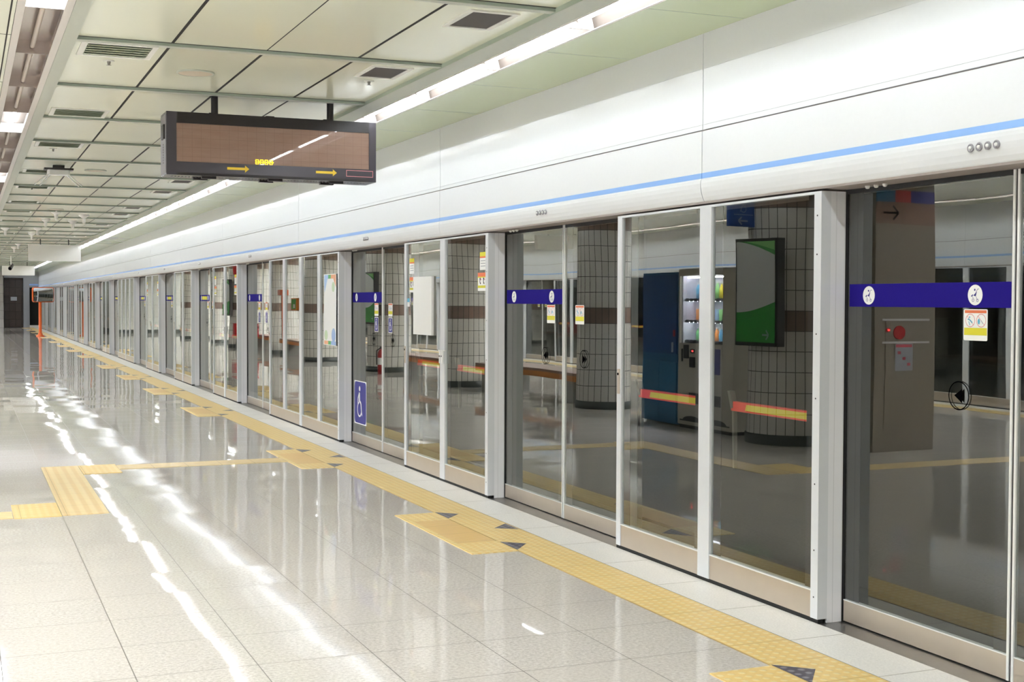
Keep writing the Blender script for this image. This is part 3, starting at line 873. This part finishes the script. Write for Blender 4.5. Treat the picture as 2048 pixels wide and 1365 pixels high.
# left row: one in four is lit
PL = 1.28
b_fill = lamp_strip(True, .25, PL, 'tube_bright'); b_on, b_off = lamp_strip(True, .25, PL, 'tube_left'), lamp_strip(False, .25, PL)
y = 6.78 - 11*PL; q = 0; used = {True: False, False: False}; cnt = {True: 0, False: 0}
while y + PL < Y1:
    if y > Y0:
        lit = (q % 4 == 2)
        o = (b_on if lit else b_off) if not used[lit] else dup(b_on if lit else b_off)
        used[lit] = True
        o.location = (.375, y, HC)
        if y + PL > 5.4: cnt[lit] += 1; lab = '%s fluorescent fitting in the upper left row, %s such from the camera' % ('lit' if lit else 'dark unlit', nth(cnt[lit]))
        else: lab = '%s fluorescent fitting of the upper left row, behind the camera' % ('lit' if lit else 'unlit')
        o['label'] = lab; o['group'] = 'lamp row at the upper left'
    y += PL; q += 1
# opposite strip, and an unseen lit row added to brighten the platform's middle
y = Y0 + .25; q = 0
while y + PL < Y1 - 1:
    q += 1
    o = dup(b_fill) if q > 1 else b_fill; o.location = (2*XC-.375, y, HC)
    tag(o, 'lit lamp of the row over the platform\'s other half, %s from its near end' % nth(q), None, 'added fill lamps over the other half of the platform')
    y += PL
y = Y0 + .2; q = 0
while y + PR < Y1 - 3:
    q += 1
    (o, ) = (dup(base_o) if q > 1 else base_o, ); o.location = (2*XC-2.955, y, HC-.001); tag(o, 'lit lamp of the opposite strip, %s from its near end' % nth(q), None, 'lit strip lamps of the opposite platform')
    y += PR

# ------------------------------------------------------------------ ceiling fittings
def left_vent(y, i):
    t = thing('ceiling_vent', 'pale framed air diffuser with green slats in the left ceiling bay, %s from the camera' % nth(i), 'vent', (0.83, y, ZP), group='slatted diffusers of the left bays')
    f = MB(); a, b = .21, .21
    f.box(-a, a, 0, .035, -.006, 0, M['vent_frame']); f.box(-a, a, .40, .43, -.006, 0, M['vent_frame']); f.box(-a, -a+.035, .035, .40, -.006, 0, M['vent_frame']); f.box(a-.03, a, .035, .40, -.006, 0, M['vent_frame'])
    f.build('frame', t)
    MB().box(-a+.035, a-.03, .035, .40, -.0012, 0, M['vent_back']).build('backing', t)
    for q in range(5):
        yy = .055 + q*.07
        MB().prism_x([(yy, -.009), (yy+.064, -.003), (yy+.064, -.0012), (yy, -.0075)], -a+.037, a-.032, M['vent_slats']).build('slat', t)
    return t
def right_vent(y, i):
    t = thing('ceiling_grille', 'white framed dark square exhaust grille beside the lamp strip, %s from the camera' % nth(i), 'vent', (2.46, y, ZP), group='dark exhaust grilles')
    f = MB(); a = .135
    f.box(-a, a, 0, .028, -.007, 0, M['vent_frame']); f.box(-a, a, .39, .42, -.007, 0, M['vent_frame']); f.box(-a, -a+.028, .028, .39, -.007, 0, M['vent_frame']); f.box(a-.028, a, .028, .39, -.007, 0, M['vent_frame'])
    f.build('frame', t)
    g_ = MB(); g_.box(-a+.028, a-.028, .028, .39, -.003, 0, M['grille']); g_.build('grille', t); return t
v0 = None; i = 0
for q in range(13):
    for yy in (7.68 + 4.989*q, 10.42 + 4.989*q):
        if yy > 69: continue
        i += 1
        if v0 is None: v0 = left_vent(yy, i)
        else: dup(v0, (.83, yy, ZP), None, 'pale framed air diffuser with green slats in the left ceiling bay, %s from the camera' % nth(i))
v0 = None; i = 0
for q in range(13):
    for yy in (6.07 + 4.989*q, 7.75 + 4.989*q):
        if yy > 69: continue
        i += 1
        if v0 is None: v0 = right_vent(yy, i)
        else: dup(v0, (2.46, yy, ZP), None, 'white framed dark square exhaust grille beside the lamp strip, %s from the camera' % nth(i))
s0 = None
for i, yy in enumerate((8.46, 15.29, 22.1, 28.9, 35.7, 42.6)):
    lab = 'round brownish ceiling speaker, %s from the camera' % nth(i+1)
    if s0 is None:
        s0 = thing('ceiling_speaker', lab, 'speaker', (1.37, yy, ZP), group='round ceiling speakers')
        MB().lathe([(.118, 0), (.120, -.006), (.108, -.010), (.106, -.007)], (0, 0, 0), M['beam'], 36).build('ring', s0)
        MB().lathe([(.107, -.007), (.07, -.010), (.03, -.011), (.0005, -.0115)], (0, 0, 0), M['speaker'], 36).build('cover', s0)
    else: dup(s0, (1.37, yy, ZP), None, lab)
s0 = None
for i, (x, yy, lab) in enumerate(((.82, 8.25, 'small sprinkler head beside the nearest slatted ceiling diffuser'), (2.47, 8.31, 'small sprinkler head beside the second dark exhaust grille'),
                             (.80, 13.25, 'small sprinkler head near the third slatted diffuser'), (.82, 17.98, 'small sprinkler head near the fifth slatted diffuser'))):
    if s0 is None:
        s0 = thing('sprinkler', lab, 'sprinkler', (x, yy, ZP), group='ceiling sprinklers')
        MB().lathe([(.032, 0), (.034, -.003), (.012, -.006)], (0, 0, 0), M['vent_frame'], 20).build('plate', s0)
        MB().lathe([(.011, -.006), (.009, -.02), (.004, -.026), (.016, -.028), (.0005, -.03)], (0, 0, 0), M['lever'], 14).build('head', s0)
    else: dup(s0, (x, yy, ZP), None, lab)
# small hanging ceiling antennas in the distance
s0 = None
for i, (x, yy) in enumerate(((1.40, 22.6), (1.36, 24.8), (1.85, 25.2), (1.90, 23.4), (1.38, 28.0), (1.37, 30.2), (.78, 28.3), (1.30, 36.0), (1.29, 38.6))):
    lab = 'small cream mushroom antenna hanging from the ceiling, %s from the camera' % nth(i+1)
    if s0 is None:
        s0 = thing('ceiling_antenna', lab, 'antenna', (x, yy, ZP), group='mushroom antennas')
        MB().lathe([(.085, 0), (.085, -.02), (.05, -.045), (.03, -.06)], (0, 0, 0), M['white_sign'], 20).build('base', s0)
        MB().lathe([(.03, -.055), (.026, -.14), (.018, -.15), (.0005, -.15)], (0, 0, 0), M['white_sign'], 16).build('stem', s0)
    else: dup(s0, (x, yy, ZP), None, lab)
# wireless box with rods
t = thing('wireless_router', 'white box with splayed antenna rods hanging from the left ceiling bay', 'router', (.955, 14.95, ZP))
m = MB(); m.bevbox(-.06, .06, -.05, .05, -.03, 0, M['sign_dark']); m.bevbox(-.15, .15, -.09, .09, -.05, -.03, M['sign_dark']); m.build('bracket', t)
m = MB(); m.bevbox(-.115, .115, -.08, .08, -.10, -.05, M['white_sign'], .02); m.build('case', t)
for sx, sy, dx in ((-.10, -.05, -.15), (-.08, .05, -.11), (.09, -.05, .15), (.085, .04, .13)):
    m = MB(); m.tube((sx, sy, -.09), (sx+dx, sy, -.215), .009, M['white_sign'], .007); m.build('antenna_rod', t)

# ------------------------------------------------------------------ LED departure sign
t = thing('led_sign', 'large dark LED departure display with yellow arrows hanging above the platform', 'sign', (2.044, 9.22, 2.365))
W = .75; D = .27; H = .435
s = MB()
prof = [(0, 0), (.012, -.004)]
s.box(-W, W, .012, D, .0, H, M['sign_body'])
s.build('case', t)
e = MB(); e.box(-W-.003, -W, .02, D-.01, .01, H-.02, M['sign_side'])
e.box(-W-.012, -W-.003, .06, .17, .25, .35, M['sign_dark'])
for q in range(8): e.box(-W-.0045, -W-.003, .12, .14, .085+q*.018, .094+q*.018, M['sign_dark'])
e.build('end_cap', t, label='silver end cap with vent holes')
e = MB(); e.box(W, W+.003, .02, D-.01, .01, H-.02, M['sign_body']); e.build('end_cap', t)
f = MB()     # bezel, front at y=0
sx0, sx1, sz0, sz1 = -.682, .697, .092, .358
f.box(-W, sx0, 0, .012, 0, H, M['sign_body']); f.box(sx1, W, 0, .012, 0, H, M['sign_body']); f.box(sx0, sx1, 0, .012, sz1, H, M['sign_dark']); f.box(sx0, sx1, 0, .012, .018, sz0, M['sign_body']); f.box(sx0, sx1, 0, .012, 0, .018, M['sign_dark'])
f.build('bezel', t)
f = MB(); f.box(sx0, sx1, .006, .011, sz0, sz1, M['led']); scr = f.build('screen', t)
d = Decal((0, 0, 0), (1, 0, 0), (0, 0, 1), (0, -1, 0))
for u in (-.335, .30):
    d.poly([(u, .049), (u+.125, .049), (u+.125, .067), (u, .067)], M['arrow']); d.poly([(u+.125, .033), (u+.155, .058), (u+.125, .083)], M['arrow'])
d.build('arrows', t, label='two yellow arrows on the lower bezel')
d = Decal((0, 0, 0), (1, 0, 0), (0, 0, 1), (0, -1, 0))
a, b, c0, c1 = .525, .727, .035, .082
for q in ((a, c0, b, c0+.004), (a, c1-.004, b, c1), (a, c0, a+.004, c1), (b-.004, c0, b, c1)): d.rect(*q, M['pink'])
d.build('outline_box', t, label='pink outlined box')
d = Decal((-.135, .006, .112), (1, 0, 0), (0, 0, 1), (0, -1, 0))
for q in range(4):
    u = q*.033
    for (px, pz) in ((.004,.0),(.012,.0),(.02,.0),(.002,.008),(.022,.008),(.004,.015),(.012,.015),(.02,.015),(.002,-.008),(.022,-.008),(.006,-.014),(.018,-.014),(.028,0)):
        d.disc(u+px, pz, .0045, M['led_on'], n=8)
d.build('led_characters', t, label='short row of glowing amber characters')
for x in (-.395, .445):
    p = MB(); p.tube((x, .15, H), (x, .15, HC-2.365+.04), .025, M['sign_dark'], n=20); p.build('hanger', t)
fe = MB()
for x in (-.45, -.05, .37):
    fe.box(x, x+.06, .05, .09, H, H+.012, M['sign_dark'])
fe.build('top_clip', t)
for x in (-.50, -.03, .42):
    MB().box(x, x+.10, .06, .10, -.014, 0, M['sign_dark']).build('bottom_clip', t); MB().box(x-.04, x+.06, .18, .22, -.014, 0, M['sign_dark']).build('bottom_clip', t)
p = MB()
for q in range(60): p.box(-.70+q*.0235, -.69+q*.0235, .12, .15, -.0012, 0, M['sign_dark'])
p.build('vent_slots', t)

def blank_sign(x0, x1, y, z0, z1, label):
    t = thing('hanging_sign', label, 'sign', ((x0+x1)/2, y, z0), group='blank white hanging signs')
    w_ = (x1-x0)/2
    MB().bevbox(-w_, w_, -.08, .08, 0, z1-z0, M['white_sign'], .006).build('board', t)
    for q in (-.45, .45):
        MB().tube((q*w_*1.2, 0, z1-z0), (q*w_*1.2, 0, HC-z0+.03), .012, M['sign_dark']).build('hanger', t)
    return t
blank_sign(1.43, 2.62, 33.3, 2.42, 2.81, 'blank white sign box hanging from the ceiling, nearer of the two')
blank_sign(1.36, 2.54, 54.0, 2.42, 2.79, 'blank white sign box hanging far away, behind the small camera')
t = blank_sign(-4.75, -3.6, 25.2, 2.6, 2.90, 'white sign box hanging over the opposite platform, mirrored in a glass door'); t['group'] = 'opposite hanging sign'

t = thing('security_camera', 'small dark security camera hanging in front of the far white sign', 'camera', (1.47, 47.0, ZP))
MB().tube((0, 0, 0), (0, 0, -.28), .02, M['white_sign']).build('stem', t)
m = MB(); m.tube((-.04, -.16, -.42), (.03, .12, -.30), .065, M['sign_body'], n=14); m.build('body', t)
m = MB(); m.tube((-.045, -.19, -.43), (-.04, -.16, -.42), .045, M['black_p'], n=14); m.build('lens', t)

# ------------------------------------------------------------------ platform mirror
t = thing('platform_mirror', 'rectangular convex mirror in an orange frame on an orange pole', 'mirror', (2.83, 55.9, 0), math.radians(30))
m = MB(); m.lathe([(.16, 0), (.16, .03), (.10, .05), (.085, .12), (.07, .13)], (0, 0, 0), M['pole_o'], 24); m.build('base', t)
m = MB(); m.tube((0, 0, .1), (0, 0, 1.96), .06, M['pole_o'], n=20); m.build('pole', t)
hw, hh = .48, .305; zc = 1.68; xc = .09
fr_ = MB(); n = 40
def rr_(w_, h_, r, n_=6):
    pts = []
    for cx, cz, a in ((w_-r, -h_+r, -90), (w_-r, h_-r, 0), (-w_+r, h_-r, 90), (-w_+r, -h_+r, 180)):
        for q in range(n_+1):
            th = math.radians(a+90*q/n_); pts.append((cx+r*math.cos(th), cz+r*math.sin(th)))
    return pts
o_, i_ = rr_(hw, hh, .09), rr_(hw-.03, hh-.03, .07)
n = len(o_)
vs_ = [(xc+a, -.10, zc+b) for a, b in o_] + [(xc+a, -.10, zc+b) for a, b in i_] + [(xc+a, -.03, zc+b) for a, b in o_]
fr_.add(vs_, [(q, (q+1) % n, n+(q+1) % n, n+q) for q in range(n)] + [(q, 2*n+q, 2*n+(q+1) % n, (q+1) % n) for q in range(n)] + [tuple(range(3*n-1, 2*n-1, -1))], M['pole_o'])
fr_.build('frame', t)
mm = MB(); NX, NZ = 20, 14; vs_ = []
for a in range(NX+1):
    for b in range(NZ+1):
        u = -1+2*a/NX; v = -1+2*b/NZ
        vs_.append((xc+u*(hw-.03), -.095-.05*(1-.5*(u*u+v*v)), zc+v*(hh-.03)))
mm.add(vs_, [(a*(NZ+1)+b, (a+1)*(NZ+1)+b, (a+1)*(NZ+1)+b+1, a*(NZ+1)+b+1) for a in range(NX) for b in range(NZ)], M['mirror'], True)
mm.build('mirror_face', t)

# ------------------------------------------------------------------ end wall
m = MB()
m.box(XL-.4, 1.93, Y1, Y1+.2, 0, 3.1, M['end_wall'])
m.box(1.93, 2.90, Y1+.6, Y1+.8, 0, 2.75, M['end_dark']); m.box(1.93, 2.90, Y1, Y1+.8, 2.62, 3.1, M['grey_panel'])
m.box(1.90, 1.93, Y1, Y1+.8, 0, 2.7, M['end_dark'])
m.box(2.88, 3.18, Y1, Y1+.8, 0, 3.1, M['grey_panel'])
m.box(3.18, 4.1, Y1, Y1+.2, 2.12, 3.1, M['grey_panel'])
m.box(3.18, 4.1, Y1-.004, Y1, 2.22, 2.30, M['stripe'])
for z in (2.45, 2.65, 2.85): m.box(3.18, 3.8, Y1-.003, Y1, z, z+.012, M['beam_side'])
m.box(3.18, 4.1, Y1+.6, Y1+.8, 0, 2.12, M['dark'])
m.box(3.18, 3.8, Y1, Y1+.6, .0, .12, M['edge_tile'])
tag(m.build('wall_end'), 'tiled end wall with a dark recess at the far end of the platform', 'wall', kind='structure')
m = MB(); m.box(-2.6, 1.15, 59.8, 66.0, .16, HC+.004, M['block']); m.box(-2.61, 1.16, 59.79, 66.01, 0, .16, M['col_base'])
tag(m.build('wall_stairs'), 'grey tiled stair block standing on the platform, mirrored in the far panels', 'wall', kind='structure')
m = MB(); m.box(2.27, 2.58, Y1+.59, Y1+.599, 1.42, 1.62, M['grey_print']); m.build('wall_notice', None, 'small pale notice on the dark recess of the end wall', 'notice')
m = MB(); m.box(XL-2, 8.0, Y0-.2, Y0, -1.3, 3.3, M['back_wall']); tag(m.build('wall_back'), 'plain wall behind the camera', 'wall', kind='structure')

# ------------------------------------------------------------------ columns and furniture in the middle of the platform (seen mirrored in the screen glass)
CX = -.90
CY = [11.7, 16.48, 21.5, 26.6, 31.5, 36.3, 41.4, 46.3, 51.2]
c0_ = None
for i, y in enumerate(CY):
    lab = 'round grey tiled column on the platform centre line, %s mirrored from the camera' % nth(i+1)
    if c0_ is None:
        c0_ = thing('tiled_column', lab, 'column', (CX, y, 0), group='tiled platform columns')
        MB().lathe([(.50, .10), (.50, HC+.02)], (0, 0, 0), M['col'], 64).build('shaft', c0_)
        MB().lathe([(.515, 0), (.515, .105), (.498, .107)], (0, 0, 0), M['col_base'], 64).build('base', c0_)
    else:
        o = dup(c0_, (CX, y, 0), None, lab)
        if i == 3: o.scale = (1.2, 1.2, 1)

def ad_box(y0, y1, z0, z1, label, x=-.395):
    """light box strapped to the platform side of a column; faces +x"""
    t = thing('advert_box', label, 'advert', (x, (y0+y1)/2, z0), group='green advert boxes')
    w_ = (y1-y0)/2; h = z1-z0
    c = MB(); c.bevbox(.0, .11, -w_, w_, 0, h, M['sign_dark'], .01); c.build('case', t)
    d = Decal((.1112, -w_, 0), (0, 1, 0), (0, 0, 1), (1, 0, 0)); W2 = 2*w_
    e = .03
    d.rect(e, .04, W2-e, h-.03, M['ad_grey'], .02); d.up()
    # green foot with curved top, light green and green arcs in the top corner (mirrored in the glass)
    n = 14
    lo_ = [(e+(W2-2*e)*q/n, .06+h*.36*(1+.0)-.10*h*math.sin(PI*.5*q/n)) for q in range(n+1)]
    for q in range(n): d.poly([(lo_[q][0], .04), (lo_[q+1][0], .04), lo_[q+1], lo_[q]], M['ad_green'])
    tp = [(e+(W2-2*e)*q/n, h-.03-h*.13*(1-q/n)**1.6) for q in range(n+1)]
    for q in range(n): d.poly([tp[q], tp[q+1], (tp[q+1][0], h-.03), (tp[q][0], h-.03)], M['ad_green'])
    d.up()
    tq = [(e+(W2-2*e)*.8*q/n, h-.03-h*.085*(1-q/n)**1.3) for q in range(n+1)]
    for q in range(n): d.poly([tq[q], tq[q+1], (tq[q+1][0], h-.03), (tq[q][0], h-.03)], M['ad_lgreen'])
    ac, av = W2*.26, .12
    d.line([(ac-.06, av), (ac+.06, av)], .02, M['grey_print']); d.line([(ac-.01, av+.05), (ac-.06, av), (ac-.01, av-.05)], .02, M['grey_print'])
    d.build('poster_face', t)
    return t
ad_box(11.15, 11.93, 1.03, 2.16, 'green and white advert box with an arrow on the nearest mirrored column')
ad_box(25.72, 26.45, 1.00, 2.09, 'green and white advert box mirrored in the third door, with a black side', -.29)
ad_box(40.9, 41.75, 1.00, 2.14, 'small green and white advert box mirrored in the far fifth panel')

# vending machine
t = thing('vending_machine', 'beige drinks vending machine with a lit display, mirrored in the nearest panel', 'vending machine', (-.60, 12.44, 0))
W, D, H = 1.19, .75, 1.88
s = MB()
s.box(-D, -D+.05, 0, W, .04, H, M['vend']); s.box(-D, 0, 0, .22, .04, H, M['vend']); s.box(-D, 0, W-.03, W, .04, H, M['vend']); s.box(-D, 0, .22, W-.03, 1.80, H, M['vend']); s.box(-D, 0, .22, W-.03, .04, 1.0, M['vend'])
s.box(-D+.05, -.01, .03, W-.03, 0, .04, M['vend_dark'])
s.build('shell', t)
s = MB(); s.box(-.36, -.34, .22, W-.03, 1.0, 1.80, M['vend_in']); s.box(-.34, -.03, W-.06, W-.03, 1.0, 1.80, M['vend_in']); s.build('display_back', t)
for z in (1.775, 1.50, 1.245):
    s = MB(); s.box(-.12, -.08, .26, W-.08, z, z+.012, M['vend_lit']); s.build('shelf_light', t)
for z in (1.505, 1.25, 1.01):
    s = MB(); s.box(-.34, -.05, .22, W-.06, z, z+.018, M['vend_dark']);
    for q in range(9): s.box(-.05, -.035, .26+q*.095, .32+q*.095, z-.005, z+.03, M['vend_dark'])
    s.build('shelf', t)
s = MB(); s.box(-.012, -.006, .22, W-.03, 1.0, 1.80, M['glass_clear']); s.build('display_window', t)
s = MB(); s.box(0, .012, .26, .62, .66, .95, M['navy']); s.box(0, .012, .62, .72, .60, .93, M['vend_in']); s.build('front_label', t)
s = MB(); s.bevbox(0, .03, W-.26, W-.16, .82, .98, M['vend_dark'], .01); s.bevbox(0, .03, W-.40, W-.30, .72, .84, M['vend_dark'], .006); s.box(0, .01, W-.11, W-.085, .78, .93, M['vend_dark']); s.build('coin_panel', t)
s = MB(); s.box(0, .012, W-.38, W-.30, .885, .935, M['vend_dark']); s.box(.012, .014, W-.37, W-.33, .90, .92, M['lamp_red']); s.build('price_display', t)
s = MB(); s.box(0, .015, .24, W-.27, .30, .42, M['vend_dark']); s.box(.015, .02, .26, W-.29, .31, .39, M['frit']); s.build('delivery_slot', t)
s = MB(); s.box(-.002, .004, .05, W-.05, .085, .10, M['vend_dark'])
for cy in (.32, W-.32): s.prism_x([(cy+.20*math.cos(PI*q/10), .10+.05*math.sin(PI*q/10)) for q in range(11)], 0, .004, M['vend_dark'])
s.build('foot_trim', t)
cols = [M['pale_blue'], M['cyan_p'], M['ad_lgreen'], M['fire_red'], M['yellow_p'], M['navy'], M['peach'], M['green_p'], M['wood']]
bt = {}
for z, hh, names, lab in ((1.523, .20, 'bottle', 'top'), (1.268, .14, 'can', 'middle'), (1.028, .16, 'bottle', 'bottom')):
    for q in range(10):
        mtl = cols[(q*2 + int(z*7)) % len(cols)]
        hgt = hh*(1 if names == 'can' else (1.0, .85, 1.05)[q % 3]); r = .026
        b = thing('drink_'+names, '%s in the vending machine\'s %s row, %s from the blue cabinet' % (('small bottle' if names == 'bottle' else 'drink can'), lab, nth(q+1)), names, (-.60-.20, 12.44+W-.13-q*.082, z), group='drinks on the %s row' % lab)
        if names == 'bottle':
            MB().lathe([(.001, 0), (r, .0), (r, hgt*.62), (r*.45, hgt*.82), (r*.42, hgt*.9)], (0, 0, 0), mtl, 14).build('body', b)
            MB().lathe([(r*.5, hgt*.9), (r*.5, hgt), (.001, hgt)], (0, 0, 0), M['white'], 10).build('cap', b)
        else:
            MB().lathe([(.001, 0), (r*.9, 0), (r, .008), (r, hgt-.008), (r*.85, hgt), (.001, hgt)], (0, 0, 0), mtl, 14).build('body', b)

t = thing('storage_cabinet', 'tall blue metal cabinet beside the mirrored vending machine', 'cabinet', (-.60, 13.66, 0))
MB().box(-.6, -.015, 0, .90, .02, 1.85, M['cab_teal']).build('body', t)
MB().box(-.015, 0, .02, .88, .86, 1.82, M['cab_blue']).build('upper_door', t)
MB().box(-.015, 0, .02, .445, .05, .76, M['cab_teal']).build('lower_door', t)
MB().box(-.015, 0, .455, .88, .05, .76, M['cab_teal']).build('lower_door', t)
MB().box(0, .02, .10, .115, .88, 1.0, M['alu']).build('handle', t)
MB().box(0, .012, .055, .095, 1.07, 1.15, M['fire_red']).build('padlock', t)

# hydrant cabinet standing before the nearest column, facing the camera
t = thing('hydrant_cabinet', 'beige fire hydrant cabinet with a red lamp, mirrored in the rightmost door', 'hydrant cabinet', (-1.545, 10.575, 0))
MB().box(0, .745, 0, .55, 0, HC, M['beige']).build('body', t)
s = MB(); s.box(.04, .62, -.006, 0, .22, 1.34, M['beige']); s.box(.08, .66, -.012, -.006, 1.08, 1.10, M['alu']); s.box(.08, .66, -.012, -.006, 1.31, 1.33, M['alu']); s.build('door', t)
MB().tube((.60, 0, 1.217), (.60, -.02, 1.217), .022, M['fire_red'], n=16).tube((.60, -.02, 1.217), (.60, -.035, 1.217), .010, M['lamp_red'], n=12).build('alarm_lamp', t)
MB().tube((.462, 0, 1.19), (.462, -.02, 1.19), .07, M['fire_red'], n=24).build('bell', t)
d = Decal((.29, -.012, .80), (1, 0, 0), (0, 0, 1), (0, -1, 0)); d.rect(0, 0, .22, .28, M['grey_print'], .01); d.up(); d.rect(.01, .24, .21, .27, M['red_p'])
for q in range(3): d.rect(.03+.06*q, .05+.06*q, .07+.06*q, .08+.06*q, M['red_p'])
d.build('instruction_board', t)
d = Decal((0, -.002, 0), (1, 0, 0), (0, 0, 1), (0, -1, 0))
d.rect(0, 2.28, .745, 2.50, M['stone_top']); d.rect(0, 2.50, .30, 2.62, M['navy']); d.rect(.30, 2.50, .5, 2.62, M['fire_red']); d.rect(.5, 2.50, .745, 2.62, M['cab_teal']); d.up()
d.line([(.65, 2.39), (.46, 2.39)], .02, M['black_p']); d.line([(.53, 2.46), (.46, 2.39), (.53, 2.32)], .02, M['black_p'])
d.build('arrow_panel', t)

# blue wheelchair sign hung from the ceiling before the nearest column
t = thing('wheelchair_sign_board', 'blue hanging wheelchair sign with an arrow, mirrored near the top of the nearest panel', 'sign', (-.265, 11.72, 2.287))
MB().box(-.175, .175, 0, .06, 0, .42, M['sign_blue']).build('board', t)
d = Decal((0, 0, 0), (1, 0, 0), (0, 0, 1), (0, -1, 0)); wheelchair(d, .0, .215, .16, M['grey_print']); d.line([(-.12, .125), (.12, .125)], .008, M['grey_print'])
d.line([(-.05, .06), (.06, .06)], .018, M['grey_print']); d.line([(.025, .10), (.065, .06), (.025, .02)], .018, M['grey_print']); d.build('print', t)
for q in (-.12, .12): MB().tube((q, .03, .40), (q, .03, HC+.004-2.287), .01, M['alu']).build('hanger', t)

# benches between the columns
def bench(y0, y1, label):
    t = thing('platform_bench', label, 'bench', (-1.0, y0, 0), group='platform benches'); Ln = y1-y0
    MB().bevbox(-.25, .33, 0, Ln, .40, .44, M['stone_top'], .01).build('seat', t)
    MB().box(.29, .335, .02, Ln-.02, .32, .40, M['wood']).build('front_board', t)
    for q in (.18, Ln-.52): MB().box(-.2, .28, q, q+.34, 0, .40, M['stone']).build('support', t)
    return t
bench(17.15, 20.6, 'stone bench with an orange board between the second and third mirrored columns')
bench(22.0, 25.3, 'stone bench with an orange board between the third and fourth mirrored columns')
bench(32.2, 35.5, 'stone bench with an orange board mirrored in the far four-pane panel')
bench(37.1, 40.4, 'stone bench with an orange board mirrored beyond the red boxes')

def extinguisher(x, y, label):
    t = thing('fire_extinguisher', label, 'fire extinguisher', (x, y, 0), group='fire extinguishers')
    MB().lathe([(.001, .0), (.075, .0), (.08, .02), (.08, .42), (.05, .49), (.02, .51)], (0, 0, 0), M['fire_red'], 20).build('cylinder', t)
    MB().box(-.04, .03, -.012, .012, .51, .56, M['sign_dark']).path([(.02, 0, .53), (.10, 0, .48), (.10, 0, .2)], .012, M['sign_dark']).build('valve', t)
    MB().lathe([(.0805, .20), (.0805, .34)], (0, 0, 0), M['white'], 20).build('paper_label', t)
    return t
extinguisher(-.2, 25.35, 'red fire extinguisher by the column mirrored in the third door')
for x, y, q in ((-.35, 39.6, 'left'), (-.35, 38.9, 'right')):
    t = thing('extinguisher_box', 'red fire extinguisher box on a stand, %s one mirrored in the fourth door' % q, 'extinguisher box', (x, y, 0), group='red extinguisher boxes')
    MB().bevbox(-.16, .16, -.16, .16, .40, .78, M['fire_red'], .02).build('box', t)
    MB().box(-.10, .10, -.162, -.16, .62, .72, M['white']).build('box_label', t)
    MB().lathe([(.12, 0), (.08, .40)], (0, 0, 0), M['stone'], 16).build('stand', t)
    t2 = thing('fire_sign', 'red and white fire sign hanging above the %s extinguisher box' % q, 'sign', (x, y, 2.27), group='fire signs')
    MB().box(-.14, .14, 0, .04, 0, .30, M['fire_red']).build('board', t2); MB().tube((0, .02, .30), (0, .02, HC-2.27), .01, M['alu']).build('hanger', t2)
    d = Decal((0, 0, 0), (1, 0, 0), (0, 0, 1), (0, -1, 0)); d.poly([(-.05, .06), (.05, .06), (.02, .24), (-.03, .2)], M['white']); d.build('print', t2)
# orange post and framed notice on the fifth column
t = thing('orange_post_sign', 'orange T-shaped post mirrored in the four-pane panel', 'post', (-.25, 33.2, 0))
MB().tube((0, 0, 0), (0, 0, 1.66), .03, M['pole_o']).build('post', t)
MB().box(-.05, .05, -.5, .5, 1.62, 1.76, M['pole_o']).build('crossbar', t)
t = thing('notice_case', 'green notice case in a yellow frame mirrored in the four-pane panel', 'notice case', (-.36, 32.15, 1.23))
MB().bevbox(-.08, 0, 0, .55, 0, .32, M['wood'], .01).build('case', t)
MB().box(0, .006, .06, .50, .03, .29, M['ad_green']).build('face', t); MB().box(.006, .01, .12, .30, .06, .16, M['ad_grey']).build('paper', t)
